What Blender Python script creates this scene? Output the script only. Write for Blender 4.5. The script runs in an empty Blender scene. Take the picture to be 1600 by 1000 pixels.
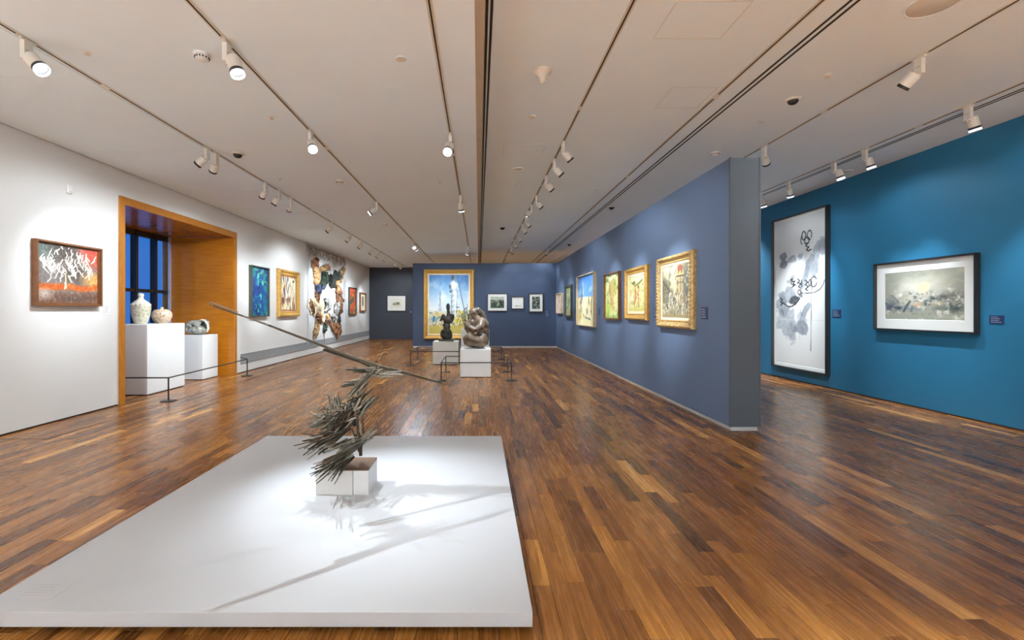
import bpy, bmesh, math, random
import numpy as np
from mathutils import Vector, Matrix, Quaternion

# ------------------------------------------------------------------ camera, world, exposure
scene = bpy.context.scene
C = scene.collection
random.seed(7)
EYE = 1.5                      # eye height of the photographer, metres
F = 720.0                      # focal length for a frame 1600 wide
cam_d = bpy.data.cameras.new('camera')
cam = bpy.data.objects.new('camera', cam_d)
C.objects.link(cam)
cam.location = (0, 0, EYE)
cam.rotation_euler = (math.pi / 2, 0, 0)
cam_d.sensor_width = 36.0
cam_d.lens = 36.0 * F / 1600.0
cam_d.shift_x = 52 / 1600
cam_d.shift_y = -15 / 1600
cam_d.clip_start = 0.05
cam_d.clip_end = 200
scene.camera = cam

scene.view_settings.view_transform = 'Standard'
scene.view_settings.look = 'None'
scene.view_settings.gamma = 1.0
scene.view_settings.use_curve_mapping = False
scene.view_settings.exposure = 0.92
scene.cycles.sample_clamp_indirect = 6.0
scene.cycles.max_bounces = 8
scene.cycles.glossy_bounces = 3

world = bpy.data.worlds.new('World')
scene.world = world
world.use_nodes = True
wn = world.node_tree
wn.nodes['Background'].inputs['Color'].default_value = (0.035, 0.16, 0.48, 1)   # blue dusk outside the window
wn.nodes['Background'].inputs['Strength'].default_value = 0.75

SPOT_W = 260.0                 # beam of a track lamp
FILL_W = 105.0                # wide fill light added beside the beam
LAMP_COL = (0.82, 0.92, 1.0)   # cool white, as the camera's white balance shows them

# room planes
XL, XP, XR = -5.7, 3.13, 6.75          # white wall, hung face of the partition, blue wall
XP2 = 3.50
YP = 5.745                             # near end of the partition
YB, YF = 18.6, 24.0                    # back panel, far wall
Y0 = -6.0                              # wall behind the photographer
ZL, ZR = 3.74, 3.92                    # ceiling left and right of the central step
ZP = 3.40                              # top of the partitions
XS = 0.042                             # central step in the ceiling

def px_floor(x, y):
    d = F * EYE / (y - 485.0)
    return ((x - 748) / F * d, d)
def px_wall(X, x, y):                  # a side wall at X: distance and height
    d = F * X / (x - 748.0)
    return (d, EYE - (y - 485) / F * d)
def px_back(Y, x, y):
    return ((x - 748) / F * Y, EYE - (y - 485) / F * Y)

# ------------------------------------------------------------------ materials
MATS = {}
def new_mat(name):
    m = bpy.data.materials.new(name)
    m.use_nodes = True
    nt = m.node_tree
    return m, nt, nt.nodes['Principled BSDF']
def setp(b, **k):
    names = dict(color='Base Color', rough='Roughness', metal='Metallic', spec='Specular IOR Level', coat='Coat Weight',
                 coat_rough='Coat Roughness', trans='Transmission Weight', ior='IOR', emit='Emission Color', estr='Emission Strength', alpha='Alpha')
    for a, v in k.items():
        if a in ('color', 'emit') and len(v) == 3:
            v = (*v, 1)
        b.inputs[names[a]].default_value = v
def srgb(r, g, b):
    f = lambda c: (c / 255 / 12.92) if c / 255 <= 0.04045 else ((c / 255 + 0.055) / 1.055) ** 2.4
    return (f(r), f(g), f(b))
def plain(name, col, rough=0.5, var=0.06, scale=6.0, bump=0.0, bscale=120.0, **k):
    """paint or metal with a slight procedural unevenness"""
    if name in MATS:
        return MATS[name]
    m, nt, b = new_mat(name)
    setp(b, rough=rough, **k)
    tc = nt.nodes.new('ShaderNodeTexCoord')
    nz = nt.nodes.new('ShaderNodeTexNoise')
    nz.inputs['Scale'].default_value = scale
    nz.inputs['Detail'].default_value = 4
    nt.links.new(tc.outputs['Object'], nz.inputs['Vector'])
    rp = nt.nodes.new('ShaderNodeValToRGB')
    rp.color_ramp.elements[0].position = 0.3
    rp.color_ramp.elements[1].position = 0.7
    rp.color_ramp.elements[0].color = (*[c * (1 - var) for c in col], 1)
    rp.color_ramp.elements[1].color = (*[min(1, c * (1 + var)) for c in col], 1)
    nt.links.new(nz.outputs['Fac'], rp.inputs['Fac'])
    nt.links.new(rp.outputs['Color'], b.inputs['Base Color'])
    if bump:
        n2 = nt.nodes.new('ShaderNodeTexNoise')
        n2.inputs['Scale'].default_value = bscale
        n2.inputs['Detail'].default_value = 3
        nt.links.new(tc.outputs['Object'], n2.inputs['Vector'])
        bp = nt.nodes.new('ShaderNodeBump')
        bp.inputs['Strength'].default_value = bump
        bp.inputs['Distance'].default_value = 0.005
        nt.links.new(n2.outputs['Fac'], bp.inputs['Height'])
        nt.links.new(bp.outputs['Normal'], b.inputs['Normal'])
    MATS[name] = m
    return m

M_white = plain('white_wall_paint', (0.74, 0.725, 0.695), 0.65, 0.015, 1.5, 0.05)
M_ceil = plain('ceiling_paint', (0.81, 0.92, 0.98), 0.75, 0.015, 1.2, 0.03)
M_step_tan = plain('ceiling_step_tan', (0.42, 0.33, 0.22), 0.55)
M_track = plain('track_cream', (0.66, 0.62, 0.52), 0.45)
M_slot = plain('slot_dark', (0.02, 0.017, 0.012), 0.6)
M_bluegrey = plain('blue_grey_wall_paint', srgb(92, 110, 138), 0.6, 0.03, 1.5, 0.05)
M_end = plain('partition_end_grey', srgb(74, 82, 90), 0.6, 0.03, 1.5, 0.05)  # darker grey than the hung face
M_teal = plain('blue_wall_paint', srgb(40, 115, 152), 0.55, 0.03, 1.5, 0.05)
M_back = plain('navy_panel_paint', srgb(60, 75, 102), 0.6, 0.03, 1.5, 0.05)
M_far = plain('far_wall_paint', srgb(58, 63, 73), 0.6, 0.03, 1.5, 0.05)
M_plinth = plain('white_plinth_paint', (0.60, 0.59, 0.575), 0.45, 0.015, 3)
M_plinth_grey = plain('warm_grey_plinth_paint', (0.56, 0.53, 0.48), 0.5, 0.02, 3)
M_board = plain('white_platform_paint', (0.50, 0.51, 0.527), 0.5, 0.012, 2.0)
M_black = plain('black_metal', (0.018, 0.017, 0.016), 0.4, 0.1, 20)
M_bronze = plain('mullion_bronze', (0.008, 0.008, 0.008), 0.35, 0.1, 20)
M_lampw = plain('lamp_white', (0.74, 0.72, 0.66), 0.4, 0.02)
M_gold = plain('gold_leaf', (0.62, 0.36, 0.09), 0.38, 0.18, 14, 0.15, 60, metal=0.35)
M_gold2 = plain('antique_gold', (0.55, 0.37, 0.15), 0.42, 0.30, 30, 0.3, 60, metal=0.35)
M_brownf = plain('brown_wood_frame', (0.17, 0.065, 0.022), 0.4, 0.2, 10)
M_bluef = plain('dark_green_frame', (0.05, 0.06, 0.045), 0.45, 0.2, 10)
M_blackf = plain('black_wood_frame', (0.022, 0.022, 0.022), 0.4, 0.1, 10)
M_palef = plain('pale_wood_frame', (0.55, 0.42, 0.26), 0.45, 0.12, 10)
M_mount = plain('mount_board', (0.80, 0.80, 0.76), 0.7, 0.01, 4)
M_slip = plain('cream_slip', (0.78, 0.68, 0.48), 0.5, 0.05, 10)
M_plaque = plain('navy_plaque', srgb(38, 54, 92), 0.5, 0.04, 10)
M_print = plain('grey_print', (0.45, 0.45, 0.47), 0.6, 0.05, 10)
M_printp = plain('pale_print', (0.35, 0.42, 0.55), 0.6, 0.05, 10)
M_card = plain('white_card', (0.84, 0.84, 0.82), 0.6, 0.01, 10)
M_grille = plain('grille_grey', (0.34, 0.35, 0.35), 0.5, 0.05, 10)
M_grille_d = plain('grille_back', (0.10, 0.10, 0.10), 0.6, 0.05, 10)
M_base = plain('dark_recess', (0.03, 0.012, 0.006), 0.6)
M_skirt = plain('skirting_grey', (0.62, 0.62, 0.60), 0.5)
M_plastic = plain('device_cream', (0.70, 0.64, 0.54), 0.45, 0.02)
M_plastic_w = plain('device_white', (0.80, 0.80, 0.78), 0.45, 0.02)
M_dome = plain('smoked_dome', (0.02, 0.018, 0.014), 0.08, 0.05)

def wood_panel(name, dark, light, rough, axis_scale):
    m, nt, b = new_mat(name)
    setp(b, rough=rough, spec=0.4, coat=0.15, coat_rough=0.12)
    tc = nt.nodes.new('ShaderNodeTexCoord')
    mp = nt.nodes.new('ShaderNodeMapping')
    mp.inputs['Scale'].default_value = axis_scale
    nz = nt.nodes.new('ShaderNodeTexNoise')
    nz.inputs['Scale'].default_value = 3.0
    nz.inputs['Detail'].default_value = 8
    rp = nt.nodes.new('ShaderNodeValToRGB')
    rp.color_ramp.elements[0].position = 0.3
    rp.color_ramp.elements[1].position = 0.72
    rp.color_ramp.elements[0].color = (*dark, 1)
    rp.color_ramp.elements[1].color = (*light, 1)
    nt.links.new(tc.outputs['Object'], mp.inputs['Vector'])
    nt.links.new(mp.outputs['Vector'], nz.inputs['Vector'])
    nt.links.new(nz.outputs['Fac'], rp.inputs['Fac'])
    nt.links.new(rp.outputs['Color'], b.inputs['Base Color'])
    return m
M_timber = wood_panel('orange_timber_veneer', (0.42, 0.135, 0.007), (0.54, 0.19, 0.012), 0.24, (1.2, 1.2, 14))
M_timber_f = wood_panel('orange_timber_trim', (0.42, 0.15, 0.014), (0.52, 0.20, 0.024), 0.3, (6, 6, 2))

def floor_mat():
    m, nt, b = new_mat('oiled_teak_boards')
    setp(b, spec=0.42)
    at = nt.nodes.new('ShaderNodeAttribute')
    at.attribute_name = 'tone'
    rp = nt.nodes.new('ShaderNodeValToRGB')
    e = rp.color_ramp.elements
    e[0].position = 0.0; e[0].color = (0.085, 0.030, 0.007, 1)
    e[1].position = 1.0; e[1].color = (0.64, 0.32, 0.085, 1)
    for p, c in ((0.22, (0.17, 0.060, 0.012, 1)), (0.5, (0.275, 0.104, 0.020, 1)), (0.8, (0.38, 0.155, 0.030, 1))):
        n = e.new(p); n.color = c
    nt.links.new(at.outputs['Fac'], rp.inputs['Fac'])
    geo = nt.nodes.new('ShaderNodeNewGeometry')
    mp = nt.nodes.new('ShaderNodeMapping')
    mp.inputs['Scale'].default_value = (55, 2.4, 1)
    nt.links.new(geo.outputs['Position'], mp.inputs['Vector'])
    off = nt.nodes.new('ShaderNodeVectorMath'); off.operation = 'ADD'
    sc = nt.nodes.new('ShaderNodeVectorMath'); sc.operation = 'SCALE'
    sc.inputs['Scale'].default_value = 97.0
    nt.links.new(at.outputs['Vector'], sc.inputs[0])
    nt.links.new(mp.outputs['Vector'], off.inputs[0])
    nt.links.new(sc.outputs['Vector'], off.inputs[1])
    nz = nt.nodes.new('ShaderNodeTexNoise')
    nz.inputs['Scale'].default_value = 1.0
    nz.inputs['Detail'].default_value = 6
    nz.inputs['Roughness'].default_value = 0.65
    nt.links.new(off.outputs['Vector'], nz.inputs['Vector'])
    mr = nt.nodes.new('ShaderNodeMapRange')
    mr.inputs['From Min'].default_value = 0.28; mr.inputs['From Max'].default_value = 0.72
    mr.inputs['To Min'].default_value = 0.62; mr.inputs['To Max'].default_value = 1.3
    nt.links.new(nz.outputs['Fac'], mr.inputs['Value'])
    mx = nt.nodes.new('ShaderNodeVectorMath'); mx.operation = 'SCALE'
    nt.links.new(rp.outputs['Color'], mx.inputs[0])
    nt.links.new(mr.outputs['Result'], mx.inputs['Scale'])
    nt.links.new(mx.outputs['Vector'], b.inputs['Base Color'])
    rr = nt.nodes.new('ShaderNodeMapRange')
    rr.inputs['To Min'].default_value = 0.20; rr.inputs['To Max'].default_value = 0.34
    nt.links.new(nz.outputs['Fac'], rr.inputs['Value'])
    nt.links.new(rr.outputs['Result'], b.inputs['Roughness'])
    bp = nt.nodes.new('ShaderNodeBump')
    bp.inputs['Strength'].default_value = 0.06
    bp.inputs['Distance'].default_value = 0.003
    nt.links.new(nz.outputs['Fac'], bp.inputs['Height'])
    nt.links.new(bp.outputs['Normal'], b.inputs['Normal'])
    return m
M_floor = floor_mat()
M_sub = plain('subfloor', (0.05, 0.02, 0.008), 0.7)

def emis(name, col, strength):
    m, nt, b = new_mat(name)
    setp(b, color=(0.8, 0.8, 0.8), emit=col, estr=strength, rough=0.3)
    return m
M_lens = emis('lamp_lens', (0.93, 0.96, 1.0), 9.0)
M_collar = emis('lit_frosted_collar', (0.80, 0.90, 1.0), 0.9)

def glass_mat(name, tint, gloss=0.08):
    m = bpy.data.materials.new(name); m.use_nodes = True
    nt = m.node_tree; nt.nodes.clear()
    out = nt.nodes.new('ShaderNodeOutputMaterial')
    tr = nt.nodes.new('ShaderNodeBsdfTransparent'); tr.inputs['Color'].default_value = (*tint, 1)
    gl = nt.nodes.new('ShaderNodeBsdfGlossy'); gl.inputs['Roughness'].default_value = 0.03
    lw = nt.nodes.new('ShaderNodeLayerWeight'); lw.inputs['Blend'].default_value = 0.5
    pw = nt.nodes.new('ShaderNodeMath'); pw.operation = 'POWER'; pw.inputs[1].default_value = 5.0
    fr = nt.nodes.new('ShaderNodeMath'); fr.operation = 'MULTIPLY_ADD'; fr.inputs[1].default_value = 0.5; fr.inputs[2].default_value = 0.03
    nt.links.new(lw.outputs['Facing'], pw.inputs[0]); nt.links.new(pw.outputs[0], fr.inputs[0])
    mx = nt.nodes.new('ShaderNodeMixShader')
    nt.links.new(fr.outputs[0], mx.inputs['Fac'])
    nt.links.new(tr.outputs['BSDF'], mx.inputs[1]); nt.links.new(gl.outputs['BSDF'], mx.inputs[2])
    nt.links.new(mx.outputs['Shader'], out.inputs['Surface'])
    return m
M_glass = glass_mat('window_glass', (0.82, 0.88, 0.95))

def attr_mat(name, attr, rough=0.55, bump=0.0):
    m, nt, b = new_mat(name)
    setp(b, rough=rough)
    at = nt.nodes.new('ShaderNodeAttribute'); at.attribute_name = attr
    nt.links.new(at.outputs['Color'], b.inputs['Base Color'])
    if bump:
        tc = nt.nodes.new('ShaderNodeTexCoord')
        nz = nt.nodes.new('ShaderNodeTexNoise'); nz.inputs['Scale'].default_value = 90; nz.inputs['Detail'].default_value = 4
        nt.links.new(tc.outputs['Object'], nz.inputs['Vector'])
        bp = nt.nodes.new('ShaderNodeBump'); bp.inputs['Strength'].default_value = bump; bp.inputs['Distance'].default_value = 0.004
        nt.links.new(nz.outputs['Fac'], bp.inputs['Height']); nt.links.new(bp.outputs['Normal'], b.inputs['Normal'])
    return m
M_paint = attr_mat('painted_picture', 'paint', 0.5, 0.25)
M_paper = attr_mat('printed_paper', 'paint', 0.7, 0.0)

# ------------------------------------------------------------------ mesh helpers
class MB:
    def __init__(self):
        self.v = []; self.f = []
    def add(self, vs, fs):
        o = len(self.v)
        self.v += [tuple(p) for p in vs]
        self.f += [tuple(i + o for i in q) for q in fs]
        return self
    def box(self, x0, x1, y0, y1, z0, z1):
        return self.add([(x0, y0, z0), (x1, y0, z0), (x1, y1, z0), (x0, y1, z0), (x0, y0, z1), (x1, y0, z1), (x1, y1, z1), (x0, y1, z1)],
                        [(0, 3, 2, 1), (4, 5, 6, 7), (0, 1, 5, 4), (1, 2, 6, 5), (2, 3, 7, 6), (3, 0, 4, 7)])
    def tube(self, p, q, r0, r1=None, n=8, caps=True):
        p, q = Vector(p), Vector(q)
        if r1 is None: r1 = r0
        d = (q - p).normalized()
        a = d.orthogonal().normalized(); b = d.cross(a)
        vs = []
        for c, r in ((p, r0), (q, r1)):
            for i in range(n):
                t = 2 * math.pi * i / n
                vs.append(c + a * math.cos(t) * r + b * math.sin(t) * r)
        fs = [(i, (i + 1) % n, n + (i + 1) % n, n + i) for i in range(n)]
        if caps:
            fs += [tuple(range(n))[::-1], tuple(range(n, 2 * n))]
        return self.add(vs, fs)
    def lathe(self, prof, n=32, c=(0, 0, 0), cap=True):
        vs = []; m = len(prof)
        for r, z in prof:
            for i in range(n):
                t = 2 * math.pi * i / n
                vs.append((c[0] + r * math.cos(t), c[1] + r * math.sin(t), c[2] + z))
        fs = []
        for j in range(m - 1):
            for i in range(n):
                fs.append((j * n + i, j * n + (i + 1) % n, (j + 1) * n + (i + 1) % n, (j + 1) * n + i))
        if cap:
            fs.append(tuple(range(n))[::-1]); fs.append(tuple((m - 1) * n + i for i in range(n)))
        return self.add(vs, fs)
    def sweep(self, pts, r, n=8, caps=True):
        """tube along a polyline, radius per point"""
        P = [Vector(p) for p in pts]
        R = r if isinstance(r, (list, tuple)) else [r] * len(P)
        vs = []; ref = None
        for i, c in enumerate(P):
            d = (P[min(i + 1, len(P) - 1)] - P[max(i - 1, 0)]).normalized()
            if ref is None: ref = d.orthogonal().normalized()
            a = (ref - d * ref.dot(d)).normalized(); ref = a
            b = d.cross(a)
            for k in range(n):
                t = 2 * math.pi * k / n
                vs.append(c + a * math.cos(t) * R[i] + b * math.sin(t) * R[i])
        fs = []
        for i in range(len(P) - 1):
            for k in range(n):
                fs.append((i * n + k, i * n + (k + 1) % n, (i + 1) * n + (k + 1) % n, (i + 1) * n + k))
        if caps:
            fs += [tuple(range(n))[::-1], tuple((len(P) - 1) * n + k for k in range(n))]
        return self.add(vs, fs)
    def ball(self, c, r, rot=None, nu=20, nv=12):
        c = Vector(c)
        R = Vector((r, r, r)) if not isinstance(r, (tuple, list)) else Vector(r)
        vs = [Vector((0, 0, 1))]
        for j in range(1, nv):
            ph = math.pi * j / nv
            for i in range(nu):
                t = 2 * math.pi * i / nu
                vs.append(Vector((math.sin(ph) * math.cos(t), math.sin(ph) * math.sin(t), math.cos(ph))))
        vs.append(Vector((0, 0, -1)))
        q = rot.to_matrix() if rot is not None else Matrix.Identity(3)
        vs = [c + q @ Vector((v.x * R.x, v.y * R.y, v.z * R.z)) for v in vs]
        fs = [(0, 1 + i, 1 + (i + 1) % nu) for i in range(nu)]
        for j in range(nv - 2):
            o = 1 + j * nu
            for i in range(nu):
                fs.append((o + i, o + nu + i, o + nu + (i + 1) % nu, o + (i + 1) % nu))
        o = 1 + (nv - 2) * nu; last = len(vs) - 1
        fs += [(o + i, last, o + (i + 1) % nu) for i in range(nu)]
        return self.add(vs, fs)
    def mesh(self, name, mat=None, smooth=None):
        me = bpy.data.meshes.new(name)
        me.from_pydata(self.v, [], self.f)
        if mat: me.materials.append(mat)
        if smooth is not None:
            me.polygons.foreach_set('use_smooth', [True] * len(me.polygons))
            me.set_sharp_from_angle(angle=math.radians(smooth))
        me.update()
        return me
    def build(self, name, mat=None, parent=None, smooth=None, bevel=0.0):
        return link(name, self.mesh(name, mat, smooth), parent, bevel)

def link(name, data, parent=None, bevel=0.0):
    o = bpy.data.objects.new(name, data)
    C.objects.link(o)
    if parent: o.parent = parent
    if bevel:
        b = o.modifiers.new('bevel', 'BEVEL'); b.width = bevel; b.segments = 2; b.limit_method = 'ANGLE'
    return o
def tag(o, label=None, cat=None, group=None, kind=None):
    if label: o['label'] = label
    if cat: o['category'] = cat
    if group: o['group'] = group
    if kind: o['kind'] = kind
    return o
def thing(name, label, cat, loc=(0, 0, 0), rz=0.0, group=None):
    o = bpy.data.objects.new(name, None)
    C.objects.link(o)
    o.location = loc; o.rotation_euler = (0, 0, rz); o.empty_display_size = 0.1
    return tag(o, label, cat, group)
def struct(name, mb, mat, parent=None, label=None):
    o = mb.build(name, mat, parent)
    if parent is None: o['kind'] = 'structure'
    if label: o['label'] = label
    return o

# ------------------------------------------------------------------ the room shell
YD0, YD1, ZD = 7.36, 10.74, 3.25           # alcove opening in the white wall
XG = -7.25                                 # its window plane
TW = 0.15
wl = MB()
wl.box(XL - TW, XL, Y0, YD0, 0, ZL + .2).box(XL - TW, XL, YD1, YF, 0, ZL + .2).box(XL - TW, XL, YD0, YD1, ZD, ZL + .2)
wall_left = struct('wall_left', wl, M_white, label='white gallery wall with a timber-lined alcove')
wall_right = struct('wall_right', MB().box(XR, XR + .15, Y0, YF, 0, ZR + .1), M_teal, label='deep blue gallery wall')
wall_far = struct('wall_far', MB().box(XL - .15, XR + .15, YF, YF + .15, 0, ZR + .1), M_far, label='dark grey-blue far wall')
wall_rear = struct('wall_rear', MB().box(XL - .15, XR + .15, Y0 - .15, Y0, 0, ZR + .1), M_white, label='white wall behind the viewpoint')
wall_back = struct('wall_back', MB().box(-2.66, XP2, YB, YB + .3, 0.06, ZP), M_back, label='free-standing blue-grey panel at the back')
wall_partition = struct('wall_partition', MB().box(XP, XP2, YP, YB, 0.05, ZP), M_bluegrey, label='long blue-grey free-standing partition wall')
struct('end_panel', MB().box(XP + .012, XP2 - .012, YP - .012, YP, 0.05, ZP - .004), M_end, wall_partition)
struct('end_trim', MB().box(XP - .006, XP + .012, YP - .018, YP + .01, 0.05, ZP + .004)
       .box(XP2 - .012, XP2 + .006, YP - .018, YP + .01, 0.05, ZP + .004), M_end, wall_partition)
struct('foot', MB().box(XP + .02, XP2 - .02, YP + .01, YB, 0, .05), M_skirt, wall_partition)
struct('foot', MB().box(-2.64, XP2 - .01, YB + .012, YB + .28, 0, .06), M_skirt, wall_back)
struct('baseboard_left', MB().box(XL, XL + .006, Y0, YD0 - .09, 0, .02).box(XL, XL + .006, YD1 + .09, YF, 0, .02), M_base)
struct('baseboard_right', MB().box(XR - .006, XR, Y0, YF, 0, .02), M_base)
# ceilings: lower left half, higher right half, the step between them
ceil = MB().box(XL - .15, XS - .072, Y0 - .15, YF, ZL, ZL + .35)
ceiling = struct('ceiling', ceil, M_ceil, label='cream ceiling lower on the left of its central step')
struct('raised_half', MB().box(XS, XR + .15, Y0 - .15, YF, ZR, ZR + .17), M_ceil, ceiling)
struct('step_edge', MB().box(XS - .072, XS, Y0 - .15, YF, ZL - .001, ZL + .35), M_step_tan, ceiling)  # tan strip along the ceiling step
# strip panels between the white wall and the outer track
edge = [Y0, -4.0, -1.93, .17, 2.3, 4.4, 6.48, 8.55, 10.65, 12.75, 14.85, 16.95, 19.05, 21.2, YF]
for a, b_ in zip(edge[:-1], edge[1:]):
    struct('ceiling_panel', MB().box(XL + .02, -3.78, a + .004, b_ - .004, ZL - .008, ZL + .01), M_ceil, ceiling)
struct('shadow_gap', MB().box(XL, XL + .02, Y0, YF, ZL - .004, ZL + .01), M_slot, ceiling)
# access hatches in the right half
for (x0, x1, y0, y1) in ((.37, .98, 6.7, 7.25), (2.1, 2.6, 5.0, 5.5), (1.55, 2.15, 3.6, 4.1)):
    fr = MB()
    t = .005
    fr.box(x0, x1, y0, y0 + t, ZR - .002, ZR).box(x0, x1, y1 - t, y1, ZR - .002, ZR).box(x0, x0 + t, y0 + t, y1 - t, ZR - .002, ZR).box(x1 - t, x1, y0 + t, y1 - t, ZR - .002, ZR)
    struct('hatch_joint', fr, M_track, ceiling)

# curtain slots beside the step and other twin slots
def slot(name, X, w, z, y0=Y0, y1=YF, n=1):
    o = struct(name, MB().box(X - w / 2, X + w / 2, y0, y1, z - .004, z + .002), M_slot, ceiling)
    return o
for X, w in ((.066, .022), (.104, .022)):
    slot('ceiling_slot', X, w, ZR)
for X in (2.905, 2.965): slot('ceiling_slot', X, .022, ZR)
for X in (5.93, 5.985): slot('ceiling_slot', X, .02, ZR)

# ---------------------------------------------------- alcove
alc = MB()
far_rev = struct('trim_1', MB().box(XG - .1, XL + .015, YD1 - .03, YD1 - .002, 0, ZD - .052), M_timber, label='glossy orange timber side of the alcove')
near_rev = struct('trim_2', MB().box(XG - .1, XL + .015, YD0 + .002, YD0 + .03, 0, ZD - .052), M_timber, label='timber side of the alcove nearest the viewpoint')
soffit = struct('trim_3', MB().box(XG - .1, XL + .015, YD0 + .002, YD1 - .002, ZD - .05, ZD - .002), M_timber, label='glossy timber soffit of the alcove')
arch = struct('trim_4', MB().box(XL + .001, XL + .03, YD0 - .07, YD0 + .032, 0, ZD + .07).box(XL + .001, XL + .03, YD1 - .032, YD1 + .07, 0, ZD + .07)
              .box(XL + .001, XL + .029, YD0 + .032, YD1 - .032, ZD - .055, ZD + .07), M_timber_f, label='orange timber architrave round the alcove')
win = thing('window_1', 'tall bronze-framed window with dusk-blue glass at the back of the alcove', 'window', (XG, 0, 0))
del win['category']
win['kind'] = 'structure'
mull = [7.96, 8.54, 9.12, 9.70, 10.28]
for y in mull:
    MB().box(-.06, .06, y - .035, y + .035, 0, 3.2).build('mullion', M_bronze, win)
for z0, z1 in ((0, .08), (1.89, 1.96), (3.08, 3.2)):
    MB().box(-.045, .045, YD0 + .03, YD1 - .03, z0, z1).build('transom', M_bronze, win)
ys = [YD0 + .03] + mull + [YD1 - .03]
for a, b_ in zip(ys[:-1], ys[1:]):
    for z0, z1 in ((.08, 1.89), (1.96, 3.08)):
        MB().box(-.006, .006, a, b_, z0, z1).build('pane', M_glass, win)
MB().box(.05, .10, YD1 - .06, YD1 - .032, 0, 3.19).build('corner_strip', plain('aluminium_strip', (.6, .66, .72), .3, metal=.4), win)

# ---------------------------------------------------- floor boards
floor = struct('floor', MB().box(XG - .3, XR + .15, Y0 - .15, YF + .15, -.12, -.02), M_sub, label='polished teak strip floor')
PX0, PX1, PY0, PY1 = -2.36, .25, 2.136, 5.14      # platform footprint
PW = .098
boards = []
rng = np.random.RandomState(3)
nrow = int(math.ceil((XR + .1 - (XG - .1)) / PW))
for i in range(nrow):
    x0 = XG - .1 + i * PW
    y = Y0 - rng.rand() * .9
    while y < YF:
        L = rng.choice([.45, .6, .75, .9, 1.05, 1.2]) + rng.rand() * .1
        if x0 + PW <= XL - .14:
            if y + L > YD0 and y < YD1: boards.append((x0, max(y, YD0), min(y + L, YD1)))
        else:
            boards.append((x0, max(y, Y0), min(y + L, YF)))
        y += L
def board_geo(x0, a, b_, ox=0, oy=0):
    g = .0007; c = .0012
    zt = -.0004 * rng.rand()
    X0, X1, A, B = x0 + g - ox, x0 + PW - g - ox, a + g - oy, b_ - g - oy
    vs = [(X0, A, -.019), (X1, A, -.019), (X1, B, -.019), (X0, B, -.019),
          (X0, A, zt - c), (X1, A, zt - c), (X1, B, zt - c), (X0, B, zt - c),
          (X0 + c, A + c, zt), (X1 - c, A + c, zt), (X1 - c, B - c, zt), (X0 + c, B - c, zt)]
    fs = [(0, 1, 5, 4), (1, 2, 6, 5), (2, 3, 7, 6), (3, 0, 4, 7), (4, 5, 9, 8), (5, 6, 10, 9), (6, 7, 11, 10), (7, 4, 8, 11), (8, 9, 10, 11)]
    return vs, fs
def tone():
    r = rng.rand()
    if r < .09: return .02 + .2 * rng.rand()
    if r > .945: return .78 + .22 * rng.rand()
    return float(np.clip(rng.normal(.46, .155), .08, .82))
def size_in_view(bd):
    x0, a, b_ = bd
    A, B = max(a, 2.08), b_
    if B <= A: return 0
    xc = x0 + PW / 2
    if PX0 < xc < PX1:                       # hidden by the platform
        if a < PY0 - .05: B = min(B, PY0)
        elif B > PY1 + .25: A = max(A, PY1 + .25)
        else: return 0
        if B <= A: return 0
    ym = (A + B) / 2
    px = 748 + xc / ym * F
    if px < 0 or px > 1600 or (xc < XL): return 0
    return PW / ym * F * F * EYE * (1 / A - 1 / B)
order = sorted(range(len(boards)), key=lambda k: -size_in_view(boards[k]))
top = set(order[:300])
rest = MB(); rest_t = []
for k, bd in enumerate(boards):
    t = tone()
    if k in top:
        ox, oy = bd[0] + PW / 2, (bd[1] + bd[2]) / 2
        vs, fs = board_geo(*bd, ox, oy)
        me = bpy.data.meshes.new('plank'); me.from_pydata(vs, [], fs); me.materials.append(M_floor)
        at = me.attributes.new('tone', 'FLOAT', 'POINT'); at.data.foreach_set('value', [t] * len(vs))
        o = link('plank', me, floor); o.location = (ox, oy, 0)
    else:
        vs, fs = board_geo(*bd)
        rest.add(vs, fs); rest_t += [t] * len(vs)
me = rest.mesh('plank_field', M_floor)
at = me.attributes.new('tone', 'FLOAT', 'POINT'); at.data.foreach_set('value', rest_t)
tag(link('plank_field', me, floor), 'more distant teak strips of the floor', kind='stuff')
# dark cover strips let into the floor round the hall
fj = MB()
fj.box(2.432, 2.444, 5.68, 18.3, -.001, .0015).box(2.444, XP + .4, 5.68, 5.692, -.001, .0015)
fj.box(-5.04, -5.028, 5.37, 23.5, -.001, .0015).box(XL, -5.04, 5.37, 5.382, -.001, .0015)
struct('trim_5', fj, M_base, label='thin dark joint line in the teak floor')

# long low air grille in the white wall
gr = thing('wall_grille', 'long grey perforated air grille low on the white wall', 'grille', (XL, 11.03, .23))
MB().box(0, .004, 0, 12.9, 0, .22).build('back_plate', M_grille_d, gr)
MB().box(0, .02, 0, 12.9, .205, .22).box(0, .02, 0, 12.9, 0, .015).build('frame', M_grille, gr)
sl = MB()
for k in range(430):
    y = .015 + k * .03
    sl.box(.004, .014, y, y + .021, .015, .205)
sl.build('slat', M_grille, gr)['kind'] = 'stuff'

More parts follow.
